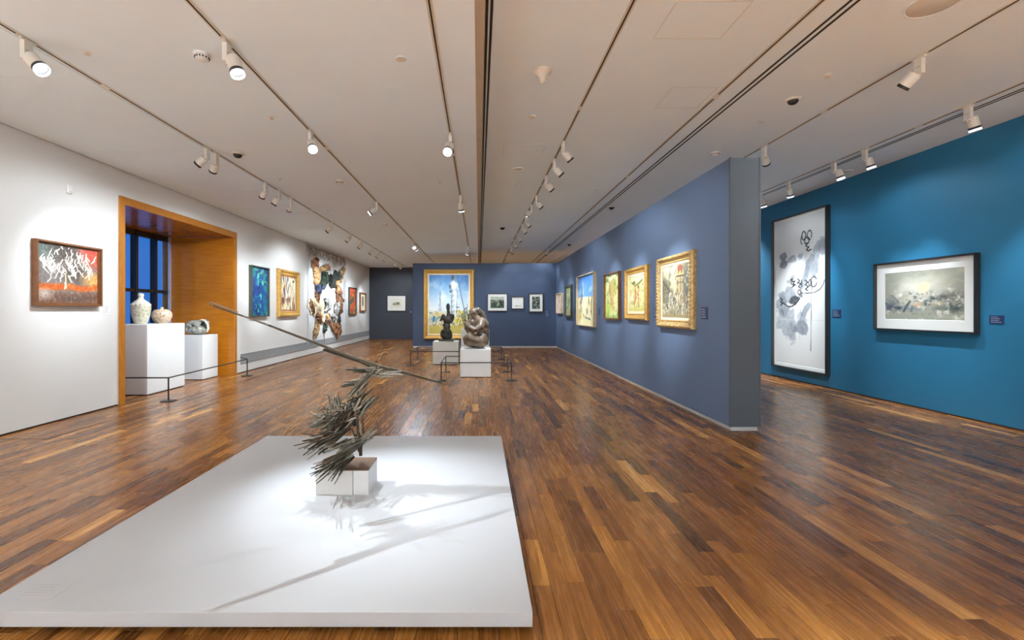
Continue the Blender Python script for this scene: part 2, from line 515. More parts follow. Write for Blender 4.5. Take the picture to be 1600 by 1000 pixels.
# ------------------------------------------------------------------ pictures painted in code
class Art:
    def __init__(self, w, h, base, seed=0):
        self.w, self.h = w, h
        self.r = np.random.RandomState(seed)
        self.u, self.v = np.meshgrid(np.linspace(0, 1, w), np.linspace(0, 1, h))
        self.img = np.zeros((h, w, 3)) + np.array(base) / 255.0
        self.asp = 1.0
    def noise(self, fx, fy, octv=4, gain=.55):
        out = np.zeros((self.h, self.w)); amp = 1; tot = 0
        for o in range(octv):
            gx, gy = int(fx * 2 ** o) + 2, int(fy * 2 ** o) + 2
            g = self.r.rand(gy + 1, gx + 1)
            x = self.u * (gx - 1); y = self.v * (gy - 1)
            xi = np.minimum(x.astype(int), gx - 1); yi = np.minimum(y.astype(int), gy - 1)
            fx_ = x - xi; fy_ = y - yi
            fx_ = fx_ * fx_ * (3 - 2 * fx_); fy_ = fy_ * fy_ * (3 - 2 * fy_)
            a = g[yi, xi] * (1 - fx_) + g[yi, xi + 1] * fx_
            b = g[yi + 1, xi] * (1 - fx_) + g[yi + 1, xi + 1] * fx_
            out += amp * (a * (1 - fy_) + b * fy_); tot += amp; amp *= gain
        return out / tot
    def mix(self, mask, col):
        m = np.clip(mask, 0, 1)[..., None]
        self.img = self.img * (1 - m) + np.array(col) / 255.0 * m
    def blob(self, x, y, rx, ry, col, a=1, soft=.35, ragged=0):
        d = np.sqrt(((self.u - x) / rx) ** 2 + ((self.v - y) / ry) ** 2)
        if ragged: d = d + (self.noise(12, 12, 3) - .5) * ragged
        self.mix(np.clip((1 - d) / soft, 0, 1) * a, col)
    def line(self, pts, wid, col, a=1, k=1.0):
        d = np.full((self.h, self.w), 9.0)
        for (x0, y0), (x1, y1) in zip(pts[:-1], pts[1:]):
            dx, dy = (x1 - x0), (y1 - y0) * k
            L = dx * dx + dy * dy + 1e-9
            t = np.clip(((self.u - x0) * dx + (self.v - y0) * k * dy) / L, 0, 1)
            d = np.minimum(d, np.hypot(self.u - x0 - t * dx, (self.v - y0) * k - t * dy))
        self.mix(np.clip((wid - d) / (wid * .5) , 0, 1) * a, col)
    def speckle(self, n, x, y, wid, col_list, length=.04, ang=(0, math.pi), a=.9, k=1.0):
        for i in range(n):
            cx, cy = self.r.uniform(*x), self.r.uniform(*y)
            t = self.r.uniform(*ang); L = length * self.r.uniform(.5, 1.5)
            self.line([(cx - math.cos(t) * L / 2, cy - math.sin(t) * L / 2), (cx + math.cos(t) * L / 2, cy + math.sin(t) * L / 2)],
                      wid * self.r.uniform(.6, 1.4), col_list[self.r.randint(len(col_list))], a, k)
    def band(self, v0, v1, col, a=1, soft=.08, wob=.0):
        v = self.v + (self.noise(5, 3) - .5) * wob if wob else self.v
        self.mix(np.clip((v - v0) / soft, 0, 1) * np.clip((v1 - v) / soft, 0, 1) * a, col)
    def linear(self):
        c = np.clip(self.img, 0, 1)
        return np.where(c <= .04045, c / 12.92, ((c + .055) / 1.055) ** 2.4)

def art_white_strokes():
    a = Art(150, 124, (112, 104, 98), 11)
    a.blob(.1, .9, .3, .3, (80, 110, 105), .8, .9); a.blob(.45, .9, .4, .25, (58, 50, 46), 1, .8)
    a.blob(.98, .98, .4, .42, (200, 70, 50), 1, .6); a.blob(.25, .45, .3, .3, (120, 112, 112), .8, .9)
    a.blob(.6, .55, .28, .25, (62, 50, 45), .9, .9); a.blob(.95, .42, .3, .2, (225, 160, 70), .9, .8)
    a.band(.20, .36, (203, 88, 22), 1, .06, .08); a.band(-.2, .22, (110, 72, 56), .85, .08, .05)
    a.blob(.1, .15, .18, .14, (205, 190, 175), .9, .9); a.blob(.6, .08, .4, .08, (80, 66, 58), .8, .8)
    a.mix((a.noise(40, 20) - .5) * 1.2, (230, 200, 170)); a.mix((a.noise(30, 40) - .52) * 1.2, (60, 40, 30))
    r = a.r
    for i in range(95):
        x = .06 + .88 * r.rand(); c = 1 - abs(x - .5) / .52
        y = .72 - .02 + r.normal(0, .08 + .10 * c) - .06 * c
        L = .06 + .10 * r.rand(); t = math.radians(r.uniform(55, 125)); b = r.uniform(-.035, .035)
        p = [(x - math.cos(t) * L / 2, y - math.sin(t) * L / 2), (x + b, y), (x + math.cos(t) * L / 2, y + math.sin(t) * L / 2)]
        a.line(p, r.uniform(.008, .013), (236, 228, 208), .95)
    a.line([(.44, .5), (.45, .26)], .011, (238, 214, 160))
    a.line([(.0, 1), (.0, 0)], .02, (190, 92, 70), .8)
    return a
def art_blue_green():
    a = Art(60, 120, (18, 62, 120), 5)
    a.mix((a.noise(4, 6) - .46) * 6, (20, 110, 120)); a.mix((a.noise(6, 9) - .55) * 7, (70, 165, 130)); a.mix((a.noise(5, 8) - .58) * 8, (16, 30, 90))
    for i in range(20):
        x, y = a.r.rand(), a.r.rand(); t = a.r.uniform(0, 6.3)
        p = [(x + .10 * math.cos(t + s), y + .05 * math.sin(t + s)) for s in np.linspace(0, 2.6, 6)]
        a.line(p, .022, [(86, 190, 150), (20, 60, 150), (30, 130, 170), (60, 40, 80)][i % 4], .75, 1.7)
    return a
def art_streaks():
    a = Art(80, 110, (214, 200, 160), 9)
    a.mix((a.noise(18, 2, 3) - .5) * 6, (120, 76, 50)); a.mix((a.noise(20, 3, 3) - .55) * 7, (52, 56, 84)); a.mix((a.noise(16, 3, 3) - .56) * 7, (235, 225, 190))
    for i in range(34):
        x = a.r.rand(); y = a.r.uniform(.05, .6)
        a.line([(x, y), (x + a.r.uniform(-.03, .03), y + a.r.uniform(.2, .4))], .014, [(230, 216, 176), (110, 50, 34), (44, 60, 96), (30, 34, 44), (200, 150, 84)][i % 5], .85)
    a.blob(.8, .85, .06, .05, (30, 30, 34))
    a.line([(0, 0), (0, 1), (1, 1), (1, 0), (0, 0)], .07, (146, 96, 66), .9)
    return a
def art_red_green():
    a = Art(40, 64, (222, 92, 58), 4)
    a.mix((a.noise(4, 6) - .52) * 7, (60, 110, 80)); a.mix((a.noise(4, 6) - .58) * 8, (236, 190, 60)); a.mix((a.noise(5, 7) - .6) * 8, (40, 50, 56))
    a.band(.86, 1.1, (230, 96, 70), 1, .05)
    return a
def art_ink_small():
    a = Art(36, 56, (226, 214, 186), 8)
    for i in range(4):
        y = .3 + .14 * i
        a.line([(.42, y), (.6, y + .05), (.45, y + .1)], .05, (34, 34, 34), .9); a.line([(.5, y), (.62, y + .1)], .035, (44, 44, 40))
    return a
def art_far_print():
    a = Art(64, 44, (226, 224, 208), 2)
    a.blob(.5, .45, .36, .2, (160, 150, 110), .8, .8, .5); a.blob(.62, .5, .16, .14, (70, 90, 80), .9, .7, .6); a.blob(.35, .4, .2, .1, (120, 110, 80), .8, .8, .6)
    a.blob(.5, .2, .5, .06, (190, 180, 150), .6, .9); a.speckle(14, (.2, .8), (.3, .6), .018, [(60, 66, 60), (150, 120, 70)], .08)
    return a
def art_derricks():
    a = Art(130, 186, (206, 216, 220), 21)
    a.mix(np.clip((a.v - .45) / .5, 0, 1) * .95, (66, 130, 190)); a.mix((a.noise(5, 6) - .5) * 4 * np.clip(1.25 - a.v, 0, 1), (236, 236, 228))
    a.mix(np.clip((a.v - .8) / .3, 0, 1), (52, 112, 176))
    a.band(-.2, .17, (190, 172, 84), 1, .03, .03); a.band(.14, .40, (196, 186, 150), .75, .06, .05)
    a.speckle(130, (0, 1), (.13, .37), .012, [(150, 140, 96), (110, 120, 110), (214, 196, 120), (70, 86, 84), (226, 214, 180), (170, 110, 70)], .05, a=.8)
    a.speckle(70, (.6, 1), (.16, .4), .013, [(206, 180, 50), (226, 206, 80), (96, 104, 50), (150, 140, 46)], .04)
    a.blob(.14, .25, .11, .05, (110, 156, 176), .95, .3, .3); a.line([(.11, .21), (.13, .29)], .02, (40, 74, 96)); a.blob(.22, .33, .05, .05, (214, 176, 96), .9)
    # far derrick
    a.line([(.25, .38), (.28, .73)], .008, (96, 104, 116)); a.line([(.30, .38), (.28, .73)], .008, (110, 116, 124))
    for i in range(9): a.line([(.255 + i * .002, .40 + i * .033), (.295 - i * .0015, .42 + i * .033)], .005, (120, 124, 130))
    # main derrick
    a.line([(.56, .30), (.585, 1.0)], .022, (120, 132, 146)); a.line([(.66, .30), (.615, 1.0)], .022, (214, 222, 226))
    a.line([(.61, .3), (.60, 1.0)], .022, (176, 188, 198))
    for i in range(15): a.line([(.565 + i * .0015, .32 + i * .045), (.65 - i * .002, .345 + i * .045)], .006, (128, 138, 150) if i % 2 else (224, 230, 232))
    a.blob(.60, .96, .05, .07, (54, 64, 80), .95, .5); a.blob(.63, .82, .13, .09, (232, 232, 228), .95, .6, .4); a.blob(.53, .80, .035, .05, (70, 84, 96), .9); a.blob(.54, .72, .03, .03, (60, 74, 84), .9)
    a.line([(.70, 1.0), (.92, .30)], .013, (86, 98, 112)); a.line([(.71, .75), (.70, .4)], .008, (90, 100, 112)); a.line([(.68, .45), (.76, .45)], .010, (70, 80, 92))
    a.line([(.96, .5), (.95, .35)], .008, (120, 130, 136)); a.speckle(10, (.86, .98), (.33, .42), .010, [(90, 96, 100)], .05)
    return a
def art_green_print():
    a = Art(66, 50, (70, 84, 66), 13)
    a.band(.62, 1.2, (196, 196, 180), 1, .1, .2); a.mix((a.noise(8, 6) - .5) * 7 * (a.v < .75), (30, 40, 36)); a.mix((a.noise(10, 8) - .56) * 8, (150, 160, 140)); a.band(-.1, .2, (56, 86, 52), .8, .1, .1)
    a.blob(.5, .66, .3, .12, (170, 150, 130), .7, .7, .5)
    return a
def art_white_print():
    a = Art(54, 44, (232, 232, 226), 14)
    a.line([(.15, .13), (.9, .12)], .02, (60, 60, 58)); a.speckle(14, (.2, .85), (.12, .2), .016, [(50, 50, 48), (110, 106, 100)], .05)
    return a
def art_dark_print():
    a = Art(48, 66, (36, 44, 42), 15)
    a.mix((a.noise(6, 8) - .54) * 8, (120, 140, 120)); a.blob(.5, .4, .16, .25, (150, 166, 150), .7, .6, .6); a.blob(.55, .75, .2, .12, (90, 110, 96), .7, .6, .5); a.mix((a.noise(10, 10) - .6) * 8, (200, 206, 190))
    return a
def art_street():
    a = Art(120, 108, (150, 140, 110), 31)
    a.blob(.35, .95, .6, .5, (216, 206, 164), 1, .8); a.blob(.1, .55, .3, .35, (96, 88, 66), .85, .6, .4); a.blob(.98, .6, .3, .5, (84, 88, 84), .9, .7, .4)
    a.mix((a.noise(9, 9) - .52) * 4, (104, 98, 80)); a.mix((a.noise(14, 14) - .57) * 6, (206, 196, 160))
    a.line([(.68, .35), (.68, .78)], .085, (150, 124, 84)); a.line([(.65, .35), (.65, .78)], .02, (200, 176, 124)); a.blob(.68, .84, .15, .1, (206, 166, 110), 1, .3); a.blob(.68, .93, .13, .07, (150, 84, 66), 1, .4)
    a.line([(.56, .78), (.82, .78)], .018, (70, 60, 48)); a.line([(.58, .66), (.8, .66)], .012, (90, 76, 58)); a.line([(.62, .84), (.64, .88)], .02, (60, 54, 46)); a.line([(.74, .84), (.74, .88)], .02, (70, 60, 50))
    a.line([(.02, .72), (.3, .5)], .03, (70, 64, 52), .8); a.line([(.04, .6), (.3, .42)], .025, (90, 80, 60), .8)
    a.band(-.1, .12, (148, 130, 92), .9, .08, .05)
    a.speckle(120, (.05, .97), (.08, .45), .012, [(60, 62, 58), (216, 206, 176), (110, 100, 78), (150, 110, 78), (80, 92, 96), (190, 190, 180)], .06, (1.0, 2.1))
    return a
def art_dancers():
    a = Art(70, 92, (214, 204, 140), 32)
    a.mix((a.noise(6, 8) - .5) * 4, (170, 176, 110)); a.mix((a.noise(8, 9) - .56) * 6, (238, 230, 190)); a.blob(.5, .86, .5, .2, (228, 220, 176), .7, .8)
    a.line([(.4, .76), (.45, .5), (.38, .2)], .06, (176, 120, 74)); a.line([(.62, .62), (.6, .4), (.66, .14)], .06, (196, 150, 90)); a.line([(.2, .82), (.45, .72), (.72, .8), (.85, .86)], .035, (96, 110, 60))
    a.blob(.36, .82, .08, .05, (80, 80, 50)); a.blob(.62, .68, .06, .05, (120, 80, 50)); a.blob(.5, .45, .12, .16, (206, 104, 84), .8, .6, .4); a.band(-.1, .16, (196, 186, 96), .8, .1, .1)
    a.speckle(40, (.1, .9), (.1, .8), .016, [(120, 130, 70), (236, 226, 180), (150, 96, 60), (220, 190, 90)], .08)
    return a
def art_figures_green():
    a = Art(66, 92, (206, 208, 140), 33)
    a.blob(.45, .95, .6, .2, (222, 218, 190), .9, .8); a.mix((a.noise(6, 8) - .52) * 5, (126, 150, 70)); a.blob(.62, .72, .2, .26, (166, 156, 76), .9, .5, .3); a.blob(.36, .66, .14, .24, (150, 128, 76), .9, .5, .3)
    a.line([(.4, .8), (.46, .55), (.58, .5), (.56, .2)], .06, (200, 150, 100)); a.blob(.5, .36, .16, .2, (206, 150, 96), .8, .6, .4); a.blob(.2, .2, .3, .2, (176, 196, 80), .8, .7, .4); a.band(-.1, .08, (110, 150, 70), .8, .08)
    a.speckle(46, (.1, .9), (.05, .9), .016, [(96, 120, 56), (226, 220, 160), (170, 120, 70), (196, 206, 100)], .07)
    return a
def art_beach():
    a = Art(90, 70, (216, 206, 160), 34)
    a.band(.55, 1.3, (92, 140, 196), 1, .04); a.mix((a.noise(5, 5) - .55) * 4 * (a.v > .58), (170, 196, 220)); a.blob(.5, 1.0, .6, .2, (64, 116, 184), .7, .8)
    a.mix((a.noise(6, 5) - .5) * 3 * (a.v < .55), (232, 222, 178))
    a.line([(.24, .5), (.26, .8)], .03, (70, 84, 110)); a.line([(.22, .45), (.3, .62)], .025, (96, 96, 100)); a.line([(.82, .26), (.84, .56)], .03, (110, 96, 76))
    a.speckle(30, (.1, .9), (.15, .5), .018, [(150, 124, 80), (84, 88, 90), (206, 170, 80), (120, 110, 90)], .08, (1.0, 2.1)); a.blob(.15, .16, .08, .07, (216, 176, 60), .9); a.line([(.5, .15), (.75, .12)], .02, (96, 110, 110))
    return a
def art_green_small():
    a = Art(40, 54, (150, 156, 120), 35)
    a.mix((a.noise(5, 6) - .5) * 5, (96, 120, 90)); a.band(-.1, .25, (170, 150, 110), .8, .1, .1); a.mix((a.noise(6, 7) - .58) * 6, (206, 206, 170)); a.blob(.5, .5, .1, .2, (90, 96, 70), .7)
    return a
def art_pink_small():
    a = Art(36, 44, (222, 204, 190), 36)
    a.mix((a.noise(4, 5) - .54) * 5, (196, 160, 150)); a.mix((a.noise(5, 6) - .6) * 6, (160, 150, 140))
    return a
def art_scroll():
    a = Art(120, 236, (216, 216, 212), 41)
    k = 1.97
    a.blob(.5, .5, .49, .62, (222, 222, 218), .6, .3)
    N1, N2 = a.noise(10, 18, 4), a.noise(22, 40, 3)
    def cloud(x, y, rx, ry, al, ang=0.0, col=(112, 118, 128)):
        dx, dy = a.u - x, (a.v - y) * k
        p = dx * math.cos(ang) + dy * math.sin(ang); q = -dx * math.sin(ang) + dy * math.cos(ang)
        d = np.sqrt((p / rx) ** 2 + (q / ry) ** 2) + (N1 - .5) * 1.5 + (N2 - .5) * .5
        a.mix(np.clip((1 - d) / .22, 0, 1) * al * (.55 + .9 * N2), col)
    cloud(.20, .755, .10, .055, .75); cloud(.19, .70, .09, .055, .75); cloud(.36, .725, .20, .05, .6, .12)
    cloud(.80, .70, .36, .11, .62, 1.0); cloud(.64, .60, .16, .06, .5, 1.2)
    cloud(.26, .475, .19, .13, .55); cloud(.16, .40, .15, .14, .5); cloud(.26, .31, .26, .24, .45); cloud(.56, .245, .15, .12, .75); cloud(.36, .22, .10, .14, .4)
    cloud(.64, .38, .12, .05, .6, .9); cloud(.38, .60, .08, .04, .5, .5); cloud(.28, .575, .08, .03, .5)
    cloud(.40, .44, .13, .06, .95, .3, (62, 66, 72))
    ink = (34, 34, 36)
    def loop(x, y, r, w_, t0=0, t1=6.3, sx=1.0):
        a.line([(x + r * sx * math.cos(t), y + r * math.sin(t) / k) for t in np.linspace(t0, t1, 14)], w_, ink, .95, k)
    loop(.60, .872, .055, .012, 1.0, 7.0, .7); loop(.71, .868, .06, .011, -.6, 5.2, .7); loop(.66, .835, .045, .013, 2, 8.2); loop(.57, .845, .05, .010, 1.6, 4.6, .6)
    a.line([(.66, .82), (.64, .80), (.70, .79), (.65, .775), (.69, .765), (.74, .772)], .011, ink, 1, k)
    a.line([(.33, .585), (.37, .592), (.35, .57), (.42, .575), (.38, .555), (.43, .55), (.36, .535)], .012, ink, 1, k); a.line([(.33, .56), (.42, .545)], .010, ink, .9, k)
    a.line([(.47, .59), (.52, .575), (.47, .56), (.55, .555), (.49, .535), (.53, .525)], .011, ink, 1, k); loop(.51, .497, .03, .011); a.line([(.56, .575), (.56, .535)], .010, ink, 1, k)
    a.line([(.62, .575), (.68, .56), (.63, .545), (.69, .53), (.63, .515), (.68, .505)], .012, ink, 1, k); loop(.72, .555, .04, .011, 0, 6.3, .6); loop(.79, .56, .065, .010, .5, 6.0, .9)
    a.line([(.54, .492), (.66, .487), (.80, .490), (.90, .507), (.96, .535), (.985, .565)], .008, ink, .9, k)
    a.line([(.755, .59), (.748, .45), (.742, .30), (.735, .11)], .007, (66, 66, 66), .9, k)
    a.line([(.10, .462), (.15, .45), (.11, .435), (.16, .425), (.11, .41)], .014, ink, .95, k); a.line([(.16, .43), (.22, .415), (.28, .40), (.36, .402), (.44, .42), (.52, .455)], .013, ink, .95, k)
    a.line([(.30, .435), (.36, .45), (.42, .475)], .010, (70, 74, 80), .9, k); a.line([(.13, .38), (.17, .35)], .010, (70, 74, 80), .8, k)
    a.line([(.30, .10), (.30, .85)], .003, (196, 196, 192), .7, k); a.line([(.05, .31), (.98, .31)], .003, (198, 198, 194), .7, k); a.line([(.03, .845), (.98, .845)], .003, (204, 204, 200), .7, k)
    return a
def art_mist():
    a = Art(150, 96, (150, 149, 134), 51)
    k = .62
    N = a.noise(12, 8, 5)
    a.mix((a.noise(4, 3) - .42) * 2.5, (182, 178, 152)); a.blob(.48, .62, .42, .36, (206, 202, 188), .9, .9, .5); a.blob(.53, .66, .10, .16, (224, 206, 150), .8, .9, .4)
    a.blob(.3, .7, .12, .12, (212, 208, 196), .6, .9, .6)
    a.blob(.08, .30, .16, .18, (88, 94, 106), .85, .8, .8); a.blob(.86, .47, .2, .16, (100, 98, 90), .8, .8, .9); a.blob(.90, .25, .26, .10, (74, 86, 76), .8, .8, .8); a.blob(.36, .24, .22, .09, (108, 120, 130), .75, .8, .8)
    a.band(-.1, .12, (146, 150, 136), .8, .08, .08); a.blob(.44, .30, .07, .07, (218, 160, 104), .75, .9, .8); a.blob(.68, .32, .14, .035, (216, 168, 104), .7, .9, .8)
    a.mix((N - .55) * 5 * np.clip((.62 - a.v) * 5, 0, 1) * np.clip(a.v * 6 - .4, 0, 1), (64, 72, 72)); a.mix((a.noise(16, 11, 4) - .60) * 4 * np.clip((.8 - a.v) * 4, 0, 1), (222, 218, 204))
    a.line([(.27, .18), (.30, .27), (.35, .38)], .020, (58, 68, 70), .85, k); a.line([(.10, .52), (.16, .43), (.20, .36)], .012, (92, 98, 102), .8, k)
    a.blob(.20, .25, .07, .045, (52, 60, 70), .9, .6, .6); a.blob(.08, .27, .05, .08, (70, 74, 92), .8, .7, .6); a.blob(.42, .46, .03, .05, (84, 90, 88), .8, .7, .6)
    a.speckle(34, (.1, .95), (.12, .42), .006, [(60, 68, 66), (206, 200, 186), (100, 112, 110)], .05, k=k, a=.7)
    a.speckle(14, (.30, .60), (.38, .58), .006, [(84, 88, 84), (110, 112, 104)], .03, k=k, a=.7)
    return a

def art_mesh(a, w, h):
    """canvas grid in the xz plane, facing -y, with its picture in a colour attribute"""
    xs = np.linspace(-w / 2, w / 2, a.w); zs = np.linspace(-h / 2, h / 2, a.h)
    X, Z = np.meshgrid(xs, zs)
    co = np.stack([X, np.zeros_like(X), Z], -1).reshape(-1, 3)
    idx = np.arange(a.w * a.h).reshape(a.h, a.w)
    q = np.stack([idx[:-1, :-1], idx[:-1, 1:], idx[1:, 1:], idx[1:, :-1]], -1).reshape(-1, 4)
    me = bpy.data.meshes.new('canvas')
    me.from_pydata(co.tolist(), [], q.tolist())
    col = np.ones((a.w * a.h, 4), np.float32); col[:, :3] = a.linear().reshape(-1, 3)
    at = me.color_attributes.new('paint', 'FLOAT_COLOR', 'POINT')
    at.data.foreach_set('color', col.ravel())
    return me
def frame_loop(mb, w, h, prof):
    """mitred frame: profile points (inset from the outer edge, depth towards the room)"""
    rings = []
    for ins, dep in prof:
        x, z = w / 2 - ins, h / 2 - ins
        rings.append([(-x, -dep, -z), (x, -dep, -z), (x, -dep, z), (-x, -dep, z)])
    vs = [p for r in rings for p in r]
    fs = []
    for j in range(len(prof) - 1):
        for i in range(4):
            fs.append((j * 4 + i, j * 4 + (i + 1) % 4, (j + 1) * 4 + (i + 1) % 4, (j + 1) * 4 + i))
    mb.add(vs, fs)
def picture(name, label, cat, loc, rz, w, h, art, fmat, fw=.05, depth=.05, mount=0.0, slip=0.0, style='flat', paper=False, group=None):
    t = thing(name, label, cat, loc, rz, group)
    mb = MB()
    if style == 'flat':
        prof = [(0, 0), (0, depth), (fw * .85, depth), (fw, depth * .86), (fw, depth * .35)]
    elif style == 'tray':
        prof = [(0, 0), (0, depth), (fw * .55, depth), (fw * .55, depth * .55), (fw, depth * .55), (fw, depth * .3)]
    else:  # moulded
        prof = [(0, 0), (0, depth * .55), (fw * .08, depth * .75), (fw * .22, depth), (fw * .4, depth * .95), (fw * .55, depth * .62), (fw * .75, depth * .5), (fw * .86, depth * .62), (fw, depth * .5), (fw, depth * .25)]
    frame_loop(mb, w, h, prof)
    fr = mb.build('frame', fmat, t)
    MB().box(-w / 2 + .005, w / 2 - .005, -.01, -.001, -h / 2 + .005, h / 2 - .005).build('backing', M_blackf, t)
    iw, ih = w - 2 * fw, h - 2 * fw
    yy = depth * .38
    if slip:
        s = MB(); frame_loop(s, iw, ih, [(0, yy), (0, yy + .012), (slip, yy + .006), (slip, yy - .004)])
        s.build('slip', M_slip, t); iw -= 2 * slip; ih -= 2 * slip
    if mount:
        s = MB(); frame_loop(s, iw, ih, [(0, yy - .001), (0, yy + .003), (mount, yy + .003), (mount + .004, yy)])
        s.build('mount', M_mount, t); iw -= 2 * mount; ih -= 2 * mount
    me = art_mesh(art, iw + .004, ih + .004); me.materials.append(M_paper if paper else M_paint)
    cv = link('print' if paper else 'canvas', me, t); cv.location = (0, -yy + .0005, 0)
    if style == 'ornate':
        orn = MB()
        for side in range(4):
            L = (w if side % 2 == 0 else h)
            n = max(6, int(L / .055))
            for k in range(n):
                s = -L / 2 + L * (k + .5) / n
                ins = fw * .3
                if abs(s) > L / 2 - ins: continue
                if side == 0: c = (s, -depth * .93, -h / 2 + ins)
                elif side == 2: c = (s, -depth * .93, h / 2 - ins)
                elif side == 1: c = (w / 2 - ins, -depth * .93, s)
                else: c = (-w / 2 + ins, -depth * .93, s)
                r = (.022, .016, fw * .2) if side % 2 == 0 else (fw * .2, .016, .022)
                orn.ball(c, r, None, 8, 5)
        orn.build('carved_ornament', M_gold2, fr, 60)['kind'] = 'stuff'
    return t
RL, RR = math.pi / 2, -math.pi / 2
def on_left(y0, y1, z0, z1): return ((XL, (y0 + y1) / 2, (z0 + z1) / 2), RL, y1 - y0, z1 - z0)
def on_part(y0, y1, z0, z1): return ((XP, (y0 + y1) / 2, (z0 + z1) / 2), RR, y1 - y0, z1 - z0)
def on_right(y0, y1, z0, z1): return ((XR, (y0 + y1) / 2, (z0 + z1) / 2), RR, y1 - y0, z1 - z0)
def on_back(Y, x0, x1, z0, z1): return (((x0 + x1) / 2, Y, (z0 + z1) / 2), 0, x1 - x0, z1 - z0)

picture('painting', 'brown-framed painting of white brush marks over orange and grey', 'painting', *on_left(5.87, 6.90, 1.56, 2.42), art_white_strokes(), M_brownf, .045, .07, style='tray')
picture('painting', 'tall blue and green swirling painting beside the alcove', 'painting', *on_left(11.42, 12.38, 1.34, 2.63), art_blue_green(), M_bluef, .03, .09)
picture('painting', 'gold-framed painting of vertical cream and brown streaks on the white wall', 'painting', *on_left(12.98, 14.45, 1.31, 2.69), art_streaks(), M_gold, .16, .11, style='moulded')
picture('painting', 'small red and green painting right of the hanging textile', 'painting', *on_left(20.1, 21.25, 1.30, 2.52), art_red_green(), M_bluef, .04, .08)
picture('painting', 'small cream picture with dark brush marks at the far end of white wall', 'painting', *on_left(21.95, 23.05, 1.44, 2.36), art_ink_small(), M_brownf, .06, .08)
picture('framed_print', 'black-framed landscape print on the dark far wall', 'picture', *on_back(YF, -4.78, -3.78, 1.45, 2.29), art_far_print(), M_blackf, .035, .05, mount=.13, paper=True)
picture('painting', 'huge gold-framed painting of steel derricks under blue sky', 'painting', *on_back(YB, -2.22, -.18, .34, 3.15), art_derricks(), M_gold, .17, .14, slip=.05, style='moulded')
picture('framed_print', 'black-framed green landscape print, left of three on the back panel', 'picture', *on_back(YB, .34, 1.16, 1.46, 2.19), art_green_print(), M_blackf, .03, .05, mount=.10, paper=True)
picture('framed_print', 'smallest black-framed print, nearly white, on the back panel', 'picture', *on_back(YB, 1.31, 1.83, 1.55, 2.06), art_white_print(), M_blackf, .03, .05, mount=.05, paper=True)
picture('framed_print', 'upright dark print in black frame, nearest the long partition', 'picture', *on_back(YB, 2.02, 2.60, 1.43, 2.19), art_dark_print(), M_blackf, .03, .05, mount=.10, paper=True)
picture('painting', 'ornate gold-framed street painting with a tower, nearest on the partition', 'painting', *on_part(6.62, 7.93, 1.22, 2.38), art_street(), M_gold2, .13, .085, slip=.035, style='ornate')
picture('painting', 'plain gold-framed yellow painting of dancers, second on the partition', 'painting', *on_part(8.44, 9.67, 1.31, 2.35), art_dancers(), M_gold, .13, .085, slip=.04, style='moulded')
picture('painting', 'green and yellow painting in thin brown frame on the partition', 'painting', *on_part(10.1, 11.3, 1.29, 2.37), art_figures_green(), M_brownf, .03, .075)
picture('painting', 'painting of pale beach figures under blue sky on the partition', 'painting', *on_part(12.25, 14.4, 1.05, 2.54), art_beach(), M_palef, .03, .09)
picture('painting', 'green painting in dark frame, second from far end of partition', 'painting', *on_part(15.3, 16.4, 1.25, 2.37), art_green_small(), M_bluef, .08, .08)
picture('painting', 'small pale pink painting at the far end of the partition', 'painting', *on_part(17.05, 18.15, 1.38, 2.15), art_pink_small(), M_palef, .03, .09)
picture('framed_scroll', 'very tall dark-framed ink painting with grey washes on blue wall', 'picture', *on_right(8.84, 10.5, .25, 3.53), art_scroll(), M_blackf, .03, .09, mount=.06, paper=True)
picture('framed_print', 'misty grey landscape in wide white mount and dark frame on blue wall', 'picture', *on_right(6.20, 7.80, 1.18, 2.28), art_mist(), M_blackf, .025, .07, mount=.15, paper=True)

# captions
def caption(loc, rz, w, h, label, dark=True, lines=4):
    t = thing('caption_plaque', label, 'plaque', loc, rz)
    MB().box(-w / 2, w / 2, -.008, 0, -h / 2, h / 2).build('plate', M_plaque if dark else M_card, t)
    s = MB()
    for k in range(lines):
        z = h / 2 - h * (k + 1) / (lines + 1)
        L = w * (.5 if k == 0 else random.uniform(.45, .75))
        s.box(-w * .4, -w * .4 + L, -.0092, -.008, z - h * .03, z + h * .03)
    s.build('lettering', M_printp if dark else M_print, t)
for y, z, lab in ((6.38, 1.46, 'navy caption plaque beside the ornate gold street painting'), (8.16, 1.46, 'navy caption plaque beside the plain gold-framed dancers'),
                  (9.86, 1.48, 'navy caption plaque between the green painting and the gold-framed dancers'), (12.0, 1.47, 'navy caption plaque beside the pale beach painting'),
                  (15.05, 1.47, 'small navy caption plaque beside the dark-framed green painting')):
    caption((XP, y, z), RR, .17, .17, lab)
caption((XR, 8.68, 1.44), RR, .20, .15, 'navy caption plaque beside the very tall ink painting')
caption((XR, 6.0, 1.38), RR, .17, .11, 'navy caption plaque right of the misty framed landscape')
caption((2.78, YB, 1.37), 0, .19, .32, 'tall navy caption plaque right of three prints')
caption((-3.5, YF, 1.42), 0, .25, .14, 'navy caption plaque beside the print on the far wall')
caption((XL, 7.06, 1.52), RL, .12, .15, 'small white caption card beside the painting of white brush marks', dark=False)

# small white wall sensor
t = thing('wall_sensor', 'small white box sensor high on the white wall', 'sensor', (XL, 6.40, 3.18), RL)
MB().box(-.035, .035, -.03, 0, -.06, .06).build('housing', M_plastic_w, t, bevel=.006)
MB().box(-.02, .02, -.034, -.03, -.045, -.02).build('lens', M_plastic, t)

